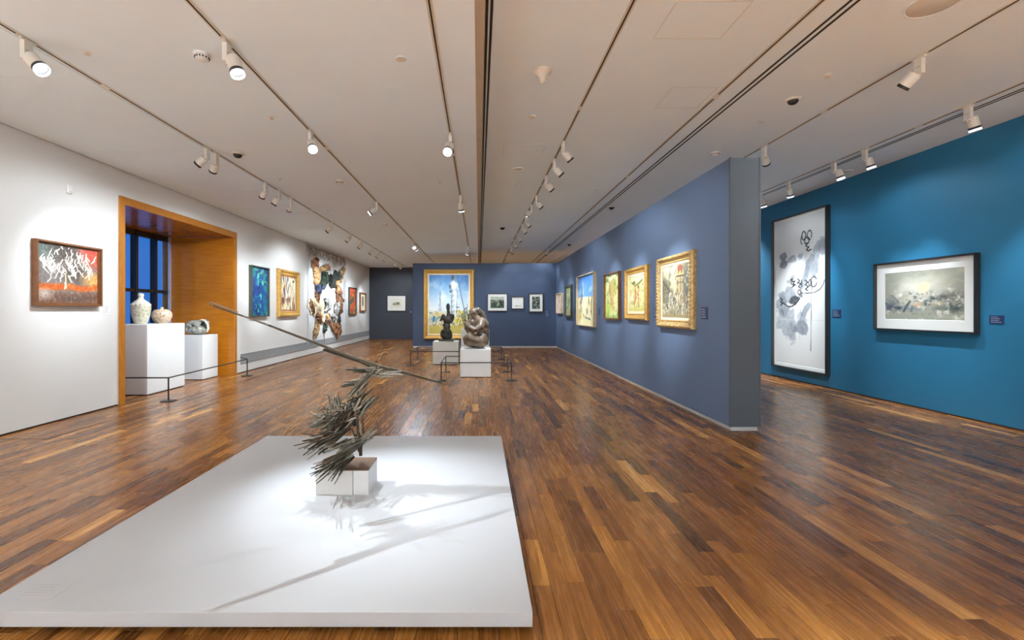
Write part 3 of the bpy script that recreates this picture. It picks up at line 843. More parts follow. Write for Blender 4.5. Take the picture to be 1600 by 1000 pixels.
# ------------------------------------------------------------------ hanging textile on the white wall
def patch_mesh(pts, thick, seed, name):
    """ragged cloth piece with thickness in the yz plane of the wall (x towards the room)"""
    r = random.Random(seed)
    P = [Vector(p) for p in pts]
    c0 = sum(P, Vector((0, 0))) / len(P)
    P = [c0 + (p - c0) * 1.16 for p in P]
    size = max((p - c0).length for p in P)
    out = []
    n = len(P)
    for i in range(n):
        a, b = P[i], P[(i + 1) % n]
        for k in range(6):
            p = a.lerp(b, k / 6)
            j = size * .17
            out.append(p + Vector((r.uniform(-j, j), r.uniform(-j, j) * .8)))
    c = sum(out, Vector((0, 0))) / len(out)
    mb = MB(); m = len(out); rings = []
    for s_, dx in ((1.0, 0.0), (1.0, thick * .45), (.78, thick * .8), (.5, thick), (.25, thick * .7)):
        rings.append([(dx + r.uniform(-.35, .35) * thick * (s_ < 1), c.x + (p.x - c.x) * s_, c.y + (p.y - c.y) * s_) for p in out])
    vs = [p for q in rings for p in q] + [(thick * .9, c.x, c.y)]
    fs = []
    for j in range(4):
        for i in range(m): fs.append((j * m + i, j * m + (i + 1) % m, (j + 1) * m + (i + 1) % m, (j + 1) * m + i))
    for i in range(m): fs.append((4 * m + i, 4 * m + (i + 1) % m, len(vs) - 1))
    mb.add(vs, fs)
    return mb
hang = thing('hanging_textile', 'large hanging textile of brown and dark scraps on pale netting', 'textile', (XL, 0, 0))
def T(cx, cy):                                     # read off the enlarged photograph, onto the wall
    return px_wall(XL, 470 + cx / 5.8824, 370 + cy / 5.8824)
net = MB()
yA, zA = T(50, 70); yB, zB = T(400, 205)
ZB0 = .32
M_net = plain('net_thread', (0.62, 0.66, 0.74), 0.7, .1)
M_twig = plain('grey_twig_thread', (0.30, 0.27, 0.22), 0.7, .2)
rn = random.Random(5)
for side, yy in ((0, yA), (1, yB)):
    e = MB()
    for k in range(7):
        y = yy + rn.uniform(-.09, .09) + (.12 if side == 0 else -.1)
        pts = [(.02 + rn.uniform(0, .02), y + rn.uniform(-.03, .03), 3.66 - (3.66 - ZB0 - rn.uniform(0, .8)) * j / 9) for j in range(10)]
        e.sweep(pts, rn.uniform(.004, .009), 4)
    e.build('net_edge', M_net, hang)['kind'] = 'stuff'
e = MB()
for k in range(60):
    y = yA + (yB - yA) * rn.random(); z = 3.66 - rn.random() * .08
    pts = []
    for j in range(5):
        pts.append((.03 + rn.uniform(0, .03), y, z)); y += rn.uniform(-.16, .2); z += rn.uniform(-.13, .02)
    e.sweep(pts, rn.uniform(.004, .010), 4)
e.build('twig_fringe', M_twig, hang)['kind'] = 'stuff'
e = MB()
for k in range(26):
    y = yA + (yB - yA) * k / 25
    e.sweep([(.012, y + rn.uniform(-.04, .04), 3.6 - (3.6 - ZB0 - .15) * j / 7) for j in range(8)], .0025, 3)
for k in range(22):
    z = 3.5 - k * .14
    e.sweep([(.012, yA + (yB - yA) * j / 7, z + rn.uniform(-.04, .04)) for j in range(8)], .0025, 3)
e.build('netting', M_net, hang)['kind'] = 'stuff'
e = MB().box(.008, .03, yA - .03, yB + .03, 3.655, 3.68); e.build('top_batten', M_twig, hang)
CL = {'tan': (0.45, 0.25, 0.11), 'rust': (0.28, 0.125, 0.06), 'brown': (0.17, 0.08, 0.035), 'ochre': (0.34, 0.21, 0.09), 'black': (0.022, 0.026, 0.02), 'green': (0.03, 0.05, 0.03), 'blue': (0.045, 0.055, 0.10), 'pale': (0.60, 0.45, 0.29), 'grey': (0.33, 0.32, 0.30)}
scraps = [
    ('rust', [(92, 225), (120, 205), (152, 205), (155, 260), (150, 300), (115, 300), (98, 260)]), ('brown', [(120, 205), (150, 200), (150, 225), (130, 225)]),
    ('ochre', [(110, 295), (160, 295), (215, 285), (215, 305), (165, 325), (120, 330)]), ('rust', [(200, 265), (225, 250), (252, 275), (250, 298), (215, 302), (202, 290)]),
    ('tan', [(112, 325), (160, 325), (160, 420), (140, 440), (120, 420)]), ('green', [(192, 345), (215, 330), (235, 350), (238, 400), (212, 440), (185, 440), (185, 390)]),
    ('blue', [(190, 440), (215, 435), (212, 470), (185, 485)]), ('blue', [(126, 440), (160, 435), (168, 510), (150, 525), (130, 505)]), ('brown', [(128, 515), (158, 520), (150, 590), (138, 610), (128, 570)]),
    ('pale', [(70, 600), (100, 575), (130, 600), (190, 590), (195, 650), (190, 720), (140, 715), (95, 690), (75, 650)]), ('brown', [(66, 600), (78, 585), (95, 640), (105, 690), (85, 680), (70, 640)]),
    ('brown', [(130, 715), (160, 715), (162, 770), (150, 800), (135, 760)]), ('tan', [(160, 700), (195, 720), (192, 790), (165, 800)]), ('ochre', [(130, 790), (160, 790), (150, 870), (125, 925), (112, 915), (118, 850)]),
    ('grey', [(212, 575), (255, 580), (260, 630), (240, 670), (210, 670), (218, 620)]), ('black', [(212, 570), (230, 570), (226, 610), (214, 640)]),
    ('black', [(265, 370), (290, 340), (345, 325), (365, 360), (345, 395), (310, 400), (305, 440), (280, 440), (268, 410)]), ('ochre', [(350, 310), (370, 285), (392, 290), (385, 340), (360, 360)]), ('tan', [(320, 405), (350, 395), (375, 380), (365, 410), (330, 430)]),
    ('tan', [(312, 430), (330, 425), (335, 500), (320, 505)]), ('rust', [(318, 490), (350, 470), (368, 510), (360, 560), (375, 575), (355, 610), (325, 600), (330, 550)]), ('ochre', [(340, 570), (392, 575), (380, 590), (345, 600)]),
    ('grey', [(305, 620), (335, 600), (340, 660), (325, 715), (302, 690)]), ('brown', [(335, 605), (358, 605), (358, 690), (340, 705)]),
    ('tan', [(225, 740), (245, 715), (262, 730), (258, 780), (232, 820), (222, 790)]), ('brown', [(222, 775), (258, 765), (250, 800), (230, 812)]), ('grey', [(275, 720), (295, 715), (305, 770), (285, 775)]),
    ('rust', [(265, 800), (300, 790), (325, 810), (350, 830), (345, 890), (325, 915), (310, 880), (285, 850)]), ('black', [(338, 740), (355, 730), (352, 800), (340, 830), (332, 800)]), ('green', [(200, 790), (218, 800), (215, 860), (205, 880), (198, 840)]), ('ochre', [(318, 850), (345, 850), (335, 915), (322, 915)]),
]
for i, (cn, poly) in enumerate(scraps):
    pts = [T(*p) for p in poly]
    pm = patch_mesh(pts, .045 + .02 * (i % 3), i, cn)
    o = pm.build('scrap', plain('scrap_' + cn, CL[cn], 0.8, .75, 5, .4, 40), hang, 30)
    o.location.x = .02 + .012 * (i % 4)
e = MB()
for k in range(4):
    y, z = T(206 + k * 2, 870); e.sweep([(.03, y + rn.uniform(-.02, .02), z - j * (z - .3) / 5) for j in range(6)], .006, 4)
e.build('hanging_thread', M_twig, hang)['kind'] = 'stuff'

# ------------------------------------------------------------------ tracks and their lamps
ORD = ['nearest', 'second', 'third', 'fourth', 'fifth', 'sixth', 'seventh', 'eighth', 'ninth', 'tenth', 'eleventh', 'twelfth', 'thirteenth', 'fourteenth', 'fifteenth']
me_adapter = MB().box(-.018, .018, -.07, .07, -.022, 0).mesh('adapter', M_lampw)
me_driver = MB().box(-.024, .024, -.045, .045, -.20, -.022).mesh('driver_box', M_lampw)
me_seam = MB().box(-.0245, .0245, -.03, .03, -.117, -.113).mesh('seam', M_slot)
me_stem = MB().box(-.016, .016, -.016, .016, -.225, -.198).box(-.008, .05, -.010, .010, -.225, -.205).mesh('stem', M_lampw)
me_head = MB().lathe([(.02, .075), (.058, .070), (.066, .055), (.066, -.075)], 24).mesh('head', M_lampw, 40)
me_rim = MB().lathe([(.0665, -.072), (.0685, -.075), (.0685, -.105), (.060, -.105), (.058, -.080)], 24, cap=False).mesh('rim', M_black, 40)
me_lens = MB().lathe([(.0595, -.084), (.0590, -.086)], 24).mesh('lens', M_lens, 40)
me_guard = MB().lathe([(.0685, -.105), (.0685, -.135), (.0665, -.135), (.0665, -.105)], 24, cap=False).mesh('glass_collar', M_collar, 40)
spot_cache = {}
LS = .82                                           # size of the lamps
def lamp(X, Z, Y, target, label, group, cone=40, power=1.0, blend=1.0, detail=True, glow=False, fill=1.0):
    t = thing('track_spotlight', label, 'spotlight', (X, Y, Z - .008), 0, group)
    t.scale = (LS, LS, LS)
    link('adapter', me_adapter, t)
    db = link('driver_box', me_driver, t)
    if detail: link('seam', me_seam, db)
    tgt = Vector(target)
    hz = Vector((tgt.x - X, tgt.y - Y, 0))
    hz = hz.normalized() if hz.length > .05 else Vector((0, -1, 0))
    hc = Vector((0, 0, -.222)) + hz * .085
    st = link('stem', me_stem, t)
    st.rotation_euler = (0, 0, math.atan2(hz.y, hz.x))
    hd = link('head', me_head, t)
    hd.location = hc
    d = (tgt - (t.location + hc * LS)).normalized()
    hd.rotation_mode = 'QUATERNION'
    hd.rotation_quaternion = Vector((0, 0, -1)).rotation_difference(d)
    link('rim', me_rim, hd); link('lens', me_lens, hd)
    if glow: link('glass_collar', me_guard, hd)
    key = (cone, power, blend)
    if key not in spot_cache:
        L = bpy.data.lights.new('spot_beam', 'SPOT')
        L.energy = SPOT_W * power; L.color = LAMP_COL
        L.spot_size = math.radians(cone); L.spot_blend = blend
        L.shadow_soft_size = .009
        spot_cache[key] = L
    lo = link('spot_beam', spot_cache[key], hd)
    lo.location = (0, 0, -.14)
    if fill <= 0: return t
    key = ('fill', fill)                      # wide fill light added at each such lamp, aimed apart from its beam
    if key not in spot_cache:
        L = bpy.data.lights.new('fill_field', 'SPOT')
        L.energy = FILL_W * fill; L.color = LAMP_COL
        L.spot_size = math.radians(136); L.spot_blend = .5
        L.shadow_soft_size = .06
        spot_cache[key] = L
    lo = link('fill_field', spot_cache[key], t)
    lo.location = hc + d * .15
    lo.rotation_mode = 'QUATERNION'
    lo.rotation_quaternion = Vector((0, 0, -1)).rotation_difference((Vector((0, 0, -1)) + hz * .5).normalized())
    return t
def track(X, Z, label, lamps, y0=Y0 + .2, y1=YF - .3, joins=()):
    t = thing('lighting_track', label, 'track', (X, 0, Z), 0, 'ceiling lighting tracks')
    MB().box(-.024, .024, y0, y1, -.006, 0).build('channel', M_track, t)
    cuts = sorted([(y - .09, y + .09) for y in lamps] + [(y - .05, y + .05) for y in joins])
    y = y0; k = 0
    for a, b in cuts + [(y1, y1)]:
        if a > y + .02: MB().box(-.007, .007, y, a, -.0085, -.006).build('slot', M_slot, t)
        y = max(y, b)
    for j in joins: MB().box(-.026, .026, j - .05, j + .05, -.010, -.006).build('joiner', M_lampw, t)
def lamps_on(X, Z, tname, gname, rows):
    rows = sorted(rows, key=lambda r: r[0])
    vis = [r for r in rows if Z - EYE <= (r[0]) * 485 / F + .35]
    n = 0
    back = sorted([r[0] for r in rows if r[0] < 3.0], reverse=True)
    for r in rows:
        Y, tg = r[0], r[1]
        kw = r[2] if len(r) > 2 else {}
        behind = Y < 3.0  # unseen lamps added to bounce light into the room
        if behind:
            lab = '%s added fill spotlight overhead or behind viewpoint on %s' % (['foremost', 'second', 'third', 'fourth'][back.index(Y)], tname)
        else:
            lab = '%s cream spotlight from the viewpoint on %s' % (ORD[n] if n < len(ORD) else 'far', tname); n += 1
        lamp(X, Z, Y, tg, lab, gname, detail=Y < 9, glow=tname in (TN['L2'], TN['L3'], TN['R4']) or Y < 4, **kw)
XT = {'L1': -3.73, 'L2': -2.10, 'L3': -.36, 'R1': 1.21, 'R2': 2.68, 'R3': 4.2, 'R4': 5.78}
WALLZ = 1.75
L1 = [(3.80, (-.75, 3.6, .4), dict(cone=34, power=1.8, fill=.05)), (6.32, (XL, 6.4, 2.0), dict(cone=46, power=.6, fill=.5)), (6.55, (-6.1, 8.7, 1.3), dict(cone=40, power=.7, fill=.5)), (8.06, (-6.1, 10.0, 1.0), dict(cone=36, power=.8, fill=0)),
      (8.62, (XL, 9.0, .9), dict(cone=50, power=.5, fill=.6)), (9.15, (XL, 11.9, 1.9), dict(cone=40, power=.8, fill=.6)), (11.7, (XL, 11.9, 2.0), dict(cone=38, power=.5, fill=0)), (13.4, (XL, 13.7, 2.0), dict(cone=38, power=.8)), (14.7, (XL, 16.0, 2.0), dict(cone=48, power=.8, fill=0)),
      (16.2, (XL, 17.2, 1.6), dict(cone=48)), (17.3, (XL, 18.5, 2.2), dict(cone=48, power=.8, fill=0)), (18.5, (XL, 20.6, 2.0), dict(cone=36)), (20.9, (XL, 22.4, 1.9), dict(cone=36, power=.8, fill=0)), (22.0, (-4.3, YF, 1.9), dict(cone=40, power=.12, fill=.5)),
      (.6, (XL, 4.3, 1.9), dict(cone=70, power=1.0, fill=0)), (1.6, (XL, 1.8, .9), dict(cone=80, power=5.4, fill=0)), (-.6, (XL, -.4, .9), dict(cone=90, power=5.4, fill=0)), (-2.6, (XL, -2.5, .9), dict(cone=90, power=5.4, fill=0))]  # unseen lamps, added to bounce light off the white wall
L2 = [(3.84, (-.85, 3.6, .4), dict(cone=40, power=.05, fill=.05)), (5.76, (-.75, 3.5, .4), dict(cone=42, power=1.1, fill=.05)), (9.5, (-6.0, 9.2, .9), dict(cone=52, power=.9, fill=.4)), (14.6, (-1.0, 12.9, .9), dict(cone=34, power=.6)), (15.05, (-1.2, YB, 1.8), dict(cone=44, power=.6, fill=.6)),
      (.3, (-1.6, -.2, 0), dict(cone=70, power=5.4, fill=0)), (-2.2, (-2.0, Y0, 1.6), dict(cone=100, power=5.4, fill=0))]  # unseen, added to light the floor and rear wall as fill
L3 = [(5.86, (-.9, 3.4, .3), dict(cone=40, power=.4, fill=.05)), (16.1, (-1.2, YB, 1.4), dict(cone=50, power=.35, fill=.4)), (9.0, (-.1, 10.5, .9), dict(cone=34, power=.7, fill=.7)), (-.2, (-.3, -.5, 0), dict(cone=70, power=5.4, fill=0)), (21.0, (-.4, 21.2, 0), dict(cone=100, power=1.2))]  # those behind the viewpoint and the back panel are added, out of view
R1 = [(6.63, (XP, 7.3, 1.75), dict(cone=36, fill=.3)), (7.4, (XP, 7.5, 1.75), dict(cone=34, power=.5, fill=0)), (8.3, (XP, 9.05, 1.75), dict(cone=36, fill=.6)), (9.7, (XP, 10.7, 1.75), dict(cone=36, fill=0)), (10.6, (.0, 10.7, 1.1), dict(cone=30, power=.7)), (11.9, (XP, 13.0, 1.75), dict(cone=38, fill=.6)),
      (12.9, (XP, 13.8, 1.75), dict(cone=38, fill=0)), (14.5, (XP, 15.9, 1.75), dict(cone=36, fill=0)), (15.8, (XP, 17.6, 1.75), dict(cone=36, power=.8, fill=.3)), (17.0, (.8, YB, 1.9), dict(cone=56, power=.14, fill=.15)), (17.6, (2.2, YB, 1.9), dict(cone=56, power=.12, fill=.15)),
      (.4, (1.5, .2, 0), dict(cone=70, power=5.4, fill=0)), (-2.6, (1.6, Y0, 1.6), dict(cone=100, power=5.4, fill=0)), (21.2, (1.2, 21.4, 0), dict(cone=100, power=2))]  # out of view, added as fill behind the viewpoint and the back panel
R2 = [(17.9, (2.3, YB, 1.5), dict(cone=60, power=.1, fill=.15)), (.4, (2.7, .2, 0), dict(cone=64, power=7.2, fill=0))]  # the one behind the viewpoint is added for floor bounce
R3 = [(4.39, (XP, 6.6, 1.5), dict(cone=40, power=.1, fill=.2)), (6.78, (XR, 9.5, 1.3), dict(cone=50, power=.6, fill=.4)), (.8, (5.2, .9, 0), dict(cone=60, power=16.2, fill=0)), (-2.4, (4.5, Y0, 1.6), dict(cone=90, power=9.0, fill=0)), (14.0, (4.6, 14, 0), dict(cone=100, power=2)), (19.0, (4.6, 19, 0), dict(cone=100, power=2))]
R4 = [(5.44, (XR, 5.6, 1.0), dict(cone=48, power=0.47, fill=.05)), (6.9, (XR, 6.9, .9), dict(cone=48, power=0.65, fill=.05)), (7.5, (XR, 7.2, .6), dict(cone=48, power=0.52, fill=.05)), (8.6, (XR, 9.4, 1.2), dict(cone=48, power=0.83, fill=.05)), (9.45, (XR, 9.9, 1.0), dict(cone=48, power=0.83, fill=.05)),
      (11.5, (XR, 12.5, 1.5), dict(cone=60)), (15, (XR, 16, 1.5), dict(cone=60)), (2.0, (5.6, 2.0, 0), dict(cone=56, power=8, fill=0))]  # lamps out of view, added to brighten the right side
TN = {'L1': 'the track nearest the white wall', 'L2': 'the second track from the white wall', 'L3': 'the track left of the ceiling step', 'R1': 'the track right of the ceiling step',
      'R2': 'the track beside the twin slots', 'R3': 'the track just beyond the partition end', 'R4': 'the track nearest the blue wall'}
TL = {'L1': 'thin cream lighting track nearest the white wall', 'L2': 'thin cream lighting track, second from the white wall', 'L3': 'thin cream lighting track just left of the ceiling step', 'R1': 'thin cream lighting track just right of the ceiling step',
      'R2': 'thin cream lighting track beside twin dark slots before the partition', 'R3': 'thin cream lighting track crossing above the partition end', 'R4': 'thin cream lighting track nearest the blue wall'}
for nm, rows in (('L1', L1), ('L2', L2), ('L3', L3), ('R1', R1), ('R2', R2), ('R3', R3), ('R4', R4)):
    Z = ZL if nm[0] == 'L' else ZR
    joins = {'L1': (4.6, 10.3), 'L2': (6.35, 12.1), 'L3': (6.6,), 'R1': (5.5, 8.9), 'R2': (5.2, 8.3), 'R3': (5.6,), 'R4': (6.05,)}[nm]
    track(XT[nm], Z, TL[nm], [r[0] for r in rows], joins=joins)
    lamps_on(XT[nm], Z, TN[nm], 'spotlights on ' + TN[nm], rows)

# ------------------------------------------------------------------ small ceiling devices
def smoke_detector(X, Y, Z, label, s=1.0):
    t = thing('smoke_detector', label, 'detector', (X, Y, Z), 0, 'smoke detectors')
    MB().lathe([(.065 * s, 0), (.065 * s, -.015), (.055 * s, -.022)], 28).build('base', M_plastic_w, t, 40)
    MB().lathe([(.052 * s, -.022), (.050 * s, -.045), (.035 * s, -.056), (.01 * s, -.058)], 28).build('cover', M_plastic_w, t, 40)
    v = MB()
    for k in range(14):
        a = 2 * math.pi * k / 14
        c, sn = math.cos(a) * .0515 * s, math.sin(a) * .0515 * s
        v.box(c - .005, c + .005, sn - .005, sn + .005, -.040, -.027)
    v.build('vents', M_slot, t)
def dome_camera(X, Y, Z, label, s=1.0):
    t = thing('dome_camera', label, 'camera', (X, Y, Z), 0, 'dome cameras')
    MB().lathe([(.085 * s, 0), (.085 * s, -.008), (.070 * s, -.018), (.062 * s, -.018)], 32).build('ring', M_plastic, t, 40)
    MB().lathe([(.060 * s * math.cos(a), -.016 - .052 * s * math.sin(a)) for a in [k * math.pi / 16 for k in range(8)]] + [(.004, -.016 - .052 * s)], 28).build('dome', M_dome, t, 50)
def sprinkler(X, Y, Z, label):
    t = thing('sprinkler', label, 'sprinkler', (X, Y, Z), 0, 'ceiling sprinklers')
    MB().lathe([(.038, 0), (.038, -.004), (.02, -.008)], 20).build('escutcheon', M_plastic_w, t, 40)
    MB().lathe([(.010, -.008), (.010, -.020), (.022, -.024), (.022, -.027)], 12).build('head', M_plastic, t, 40)
def speaker_disc(X, Y, Z, label, r=.1):
    t = thing('ceiling_speaker', label, 'speaker', (X, Y, Z), 0, 'round ceiling speakers')
    MB().lathe([(r, 0), (r, -.006), (r * .93, -.010), (r * .90, -.006)], 36).build('ring', M_ceil, t, 40)
    MB().lathe([(r * .90, -.004), (r * .88, -.007)], 36).build('grille', M_track, t, 40)
smoke_detector(-2.42, 4.03, ZL, 'round white smoke detector between the two left tracks, nearest the viewpoint', 1.05)
smoke_detector(-2.40, 7.95, ZL, 'white smoke detector between left tracks, second from viewpoint')
smoke_detector(-2.42, 11.9, ZL, 'white smoke detector between left tracks, third from viewpoint')
smoke_detector(3.62, 7.05, ZR, 'white smoke detector on the ceiling above the partition near end')
dome_camera(-3.44, 6.58, ZL, 'dark dome camera beside the track nearest the white wall', 1.0)
dome_camera(3.60, 5.28, ZR, 'dark dome camera right of the twin slots, nearest the viewpoint', .95)
dome_camera(3.0 + .1, 10.76, ZR, 'dark dome camera above the partition, second from viewpoint')
dome_camera(.69, 13.4, ZR, 'dark dome camera right of the ceiling step far back', 1.2)
dome_camera(3.3, 16.8, ZR, 'dark dome camera above the partition far end')
for X, Y, lab in ((-3.39, 3.99, 'small sprinkler beside nearest left track spotlight'), (-2.40, 5.34, 'small sprinkler just beyond the nearest smoke detector'), (-3.38, 7.83, 'small sprinkler beyond the left dome camera'), (-3.37, 10.3, 'farthest small sprinkler beside the track nearest the white wall'),
                  (-.67, 8.0, 'small sprinkler left of the ceiling step')):
    sprinkler(X, Y, ZL, lab)
for X, Y, lab in ((3.58, 4.73, 'small sprinkler near the right dome camera, viewpoint side'), (3.6, 5.87, 'small sprinkler just beyond the right dome camera'), (2.35, 9.2, 'small sprinkler in front of the partition top'), (.66, 8.8, 'small sprinkler right of the ceiling step'), (6.45, 6.0, 'small sprinkler close to the blue wall')):
    sprinkler(X, Y, ZR, lab)
speaker_disc(-.69, 4.1, ZL, 'flat round ceiling speaker left of the ceiling step', .05)
speaker_disc(3.59, 3.63, ZR, 'large round ceiling speaker at the top right', .19)
speaker_disc(.66, 5.75, ZR, 'small flat ceiling disc beyond the cone-shaped sounder', .05)
speaker_disc(.68, 7.88, ZR, 'flat ceiling disc beyond the ceiling hatch', .09)
speaker_disc(6.4, 8.0, ZR, 'flat ceiling disc near the blue wall spotlights', .08)
t = thing('ceiling_sounder', 'cream cone-shaped ceiling sounder right of the ceiling step', 'sounder', (.645, 4.65, ZR))
MB().lathe([(.088, 0), (.088, -.010), (.078, -.025), (.045, -.050), (.030, -.085)], 28).build('cone', M_plastic, t, 40)
MB().lathe([(.029, -.085), (.026, -.115), (.012, -.128)], 20).build('tip', M_plastic, t, 40)

# ------------------------------------------------------------------ plinths and alcove pottery
def plinth(name, label, x0, x1, y0, y1, z, mat, group=None):
    t = thing(name, label, 'plinth', ((x0 + x1) / 2, (y0 + y1) / 2, 0), 0, group)
    w, d = (x1 - x0) / 2, (y1 - y0) / 2
    MB().box(-w, w, -d, d, .015, z).build('body', mat, t, bevel=.003)
    MB().box(-w + .012, w - .012, -d + .012, d - .012, 0, .015).build('foot', M_base, t)
    return t
p1 = plinth('plinth', 'tall white plinth carrying two pale jars in the alcove', -6.65, -5.84, 8.12, 9.15, 1.25, M_plinth)
p2 = plinth('plinth', 'lower white plinth carrying a hollow stone-like vessel in the alcove', -6.55, -5.94, 9.91, 10.49, .963, M_plinth)
s = MB()
for k in range(7): s.box(.4052, .4062, .36, .36 + random.uniform(.06, .10), .43 - k * .018 - .09, .436 - k * .018 - .09)
o = s.build('lettering', M_print, p1); o.location = (0, 0, .72)
s = MB()
for k in range(3): s.box(.3052, .3062, .20, .25, -.02 * k, .006 - .02 * k)
o = s.build('lettering', M_print, p2); o.location = (0, 0, .88)

def crackle_mat(name, c0, c1, c2, scale):
    m, nt, b = new_mat(name)
    setp(b, rough=.35)
    tc = nt.nodes.new('ShaderNodeTexCoord')
    n1 = nt.nodes.new('ShaderNodeTexNoise'); n1.inputs['Scale'].default_value = scale; n1.inputs['Detail'].default_value = 6; n1.inputs['Roughness'].default_value = .7
    rp = nt.nodes.new('ShaderNodeValToRGB'); e = rp.color_ramp.elements
    e[0].position = .34; e[0].color = (*c0, 1); e[1].position = .62; e[1].color = (*c2, 1)
    n = e.new(.48); n.color = (*c1, 1)
    nt.links.new(tc.outputs['Object'], n1.inputs['Vector']); nt.links.new(n1.outputs['Fac'], rp.inputs['Fac']); nt.links.new(rp.outputs['Color'], b.inputs['Base Color'])
    bp = nt.nodes.new('ShaderNodeBump'); bp.inputs['Strength'].default_value = .3; bp.inputs['Distance'].default_value = .006
    nt.links.new(n1.outputs['Fac'], bp.inputs['Height']); nt.links.new(bp.outputs['Normal'], b.inputs['Normal'])
    return m
M_jar1 = crackle_mat('patterned_glaze', (.22, .18, .10), (.44, .40, .29), (.55, .52, .42), 26)
M_jar2 = crackle_mat('speckled_pink_glaze', (.17, .11, .07), (.44, .31, .21), (.54, .43, .32), 24)
M_glaze = crackle_mat('cream_glaze', (.50, .45, .35), (.56, .52, .42), (.60, .57, .48), 10)
M_stone = crackle_mat('grey_mottled_glaze', (.05, .045, .035), (.21, .20, .16), (.42, .40, .34), 14)
t = thing('lidded_jar', 'tall cream jar with narrow capped neck on tall alcove plinth', 'jar', (-6.27, 8.55, 1.25))
b_ = MB().lathe([(.095, 0), (.10, .01), (.118, .06), (.145, .16), (.158, .26), (.160, .33), (.150, .365)], 40).build('body', M_jar1, t, 50)
n_ = 48; sc_ = MB(); prof = [(.151, .36), (.130, .395), (.085, .43), (.052, .46), (.042, .49)]
sc_.lathe(prof, n_)
o = sc_.build('shoulder', M_glaze, t, 60)
lob = MB()
for k in range(14):
    a = 2 * math.pi * k / 14
    lob.ball((.134 * math.cos(a), .134 * math.sin(a), .352), (.031, .031, .030), None, 10, 8)
lob.build('scalloped_collar', M_glaze, t, 60)
MB().lathe([(.040, .485), (.040, .50), (.046, .51), (.048, .54), (.042, .562), (.015, .57)], 28).build('cap', M_glaze, t, 50)
t = thing('round_jar', 'squat round speckled jar with tiny knob on tall alcove plinth', 'jar', (-6.12, 8.90, 1.25))
MB().lathe([(.09, 0), (.10, .012), (.135, .05), (.165, .11), (.172, .16), (.160, .215), (.125, .255), (.07, .272), (.03, .268)], 40).build('body', M_jar2, t, 50)
MB().lathe([(.035, .266), (.026, .275), (.022, .295), (.03, .305), (.012, .318)], 20).build('knob', M_glaze, t, 50)
t = thing('hollow_vessel', 'grey lumpy vessel with dark hollows and pale rim on lower alcove plinth', 'sculpture', (-6.22, 10.2, .963))
def remeshed(mb, name, mat, parent, vox=.015, it=4):
    o = mb.build(name, mat, parent)
    rm = o.modifiers.new('remesh', 'REMESH'); rm.mode = 'VOXEL'; rm.voxel_size = vox; rm.use_smooth_shade = True
    sm = o.modifiers.new('smooth', 'SMOOTH'); sm.iterations = it; sm.factor = .5
    return o
bm_ = MB()
bm_.ball((0, 0, .09), (.22, .15, .09)); bm_.ball((.07, -.04, .13), (.12, .10, .07))
def arc(c, R, r, a0, a1, n=14, tilt=0.0, sq=1.0):
    out = []
    for k in range(n):
        a = a0 + (a1 - a0) * k / (n - 1)
        out.append((c[0] + R * math.cos(a), c[1] + tilt * math.sin(a), c[2] + R * sq * math.sin(a)))
    return out
bm_.sweep(arc((-.12, -.02, .17), .10, .03, -.4, 3.4, tilt=.03), .050, 10)
bm_.sweep(arc((-.05, .05, .16), .12, .03, 0, 3.1, tilt=-.05), .045, 10)
bm_.sweep(arc((-.14, -.08, .13), .07, .03, 1.0, 5.4), .03, 8)
bm_.sweep(arc((.10, 0, .15), .13, .03, .6, 2.9, tilt=.05, sq=1.2), .045, 10)
remeshed(bm_, 'body', M_stone, t, .012, 4)
rim = MB().sweep([(.22, -.03, .06), (.25, -.03, .14), (.24, -.03, .22), (.18, -.02, .30), (.10, -.01, .325), (.03, 0, .31)], [.02, .028, .028, .026, .024, .015], 10)
rim.build('pale_rim', M_glaze, t, 60)
MB().ball((.12, .02, .18), (.10, .05, .10)).build('hollow', M_black, t, 60)  # solid black ball standing in for the shade inside the vessel

# ------------------------------------------------------------------ low rail barriers
me_bd = MB().lathe([(.122, 0), (.122, .008), (.117, .012), (.015, .015)], 32).mesh('post_base', M_black, 40)
me_bp = MB().tube((0, 0, .012), (0, 0, .385), .0125, n=12).mesh('post', M_black, 40)
def barrier(label, posts, rails, z=.385):
    t = thing('rail_barrier', label, 'barrier', (0, 0, 0), 0, 'low black rail barriers')
    for (x, y) in posts:
        o = link('post', me_bp, t); o.location = (x, y, 0)
        b = link('post_base', me_bd, t); b.location = (x, y, 0)
    for a, b in rails:
        MB().tube((*a, z), (*b, z), .0115, n=10).build('rail', M_black, t, 40)
A, B = (-5.13, 7.62), (-5.30, 10.55)
barrier('low black rail barrier across the timber alcove', [A, B], [((-5.9, 7.62), A), (A, B), (B, (-5.66, 10.95))])
a, b, c, d = (-.80, 9.83), (.70, 9.83), (.70, 11.2), (-.80, 11.2)
barrier('low black rail barrier round the seated stone figure', [a, b, c, d], [(a, b), (b, c), (c, d), (d, a)])
a, b, c, d = (-1.85, 12.5), (.69, 12.5), (.69, 14.0), (-1.85, 14.0)
barrier('low black rail barrier round the two rear plinths', [a, b, c, d], [(a, b), (b, c), (c, d), (d, a)])

# ------------------------------------------------------------------ rear sculptures
plinth('plinth', 'low white plinth under the seated stone figure', -.414, .272, 10.29, 10.98, .628, M_plinth)
plinth('plinth', 'low warm grey plinth under the dark abstract torso', -1.27, -.56, 12.72, 13.4, .636, M_plinth_grey)
plinth('plinth', 'taller warm grey plinth directly behind the seated stone figure', -.49, .29, 12.72, 13.4, .975, M_plinth_grey)

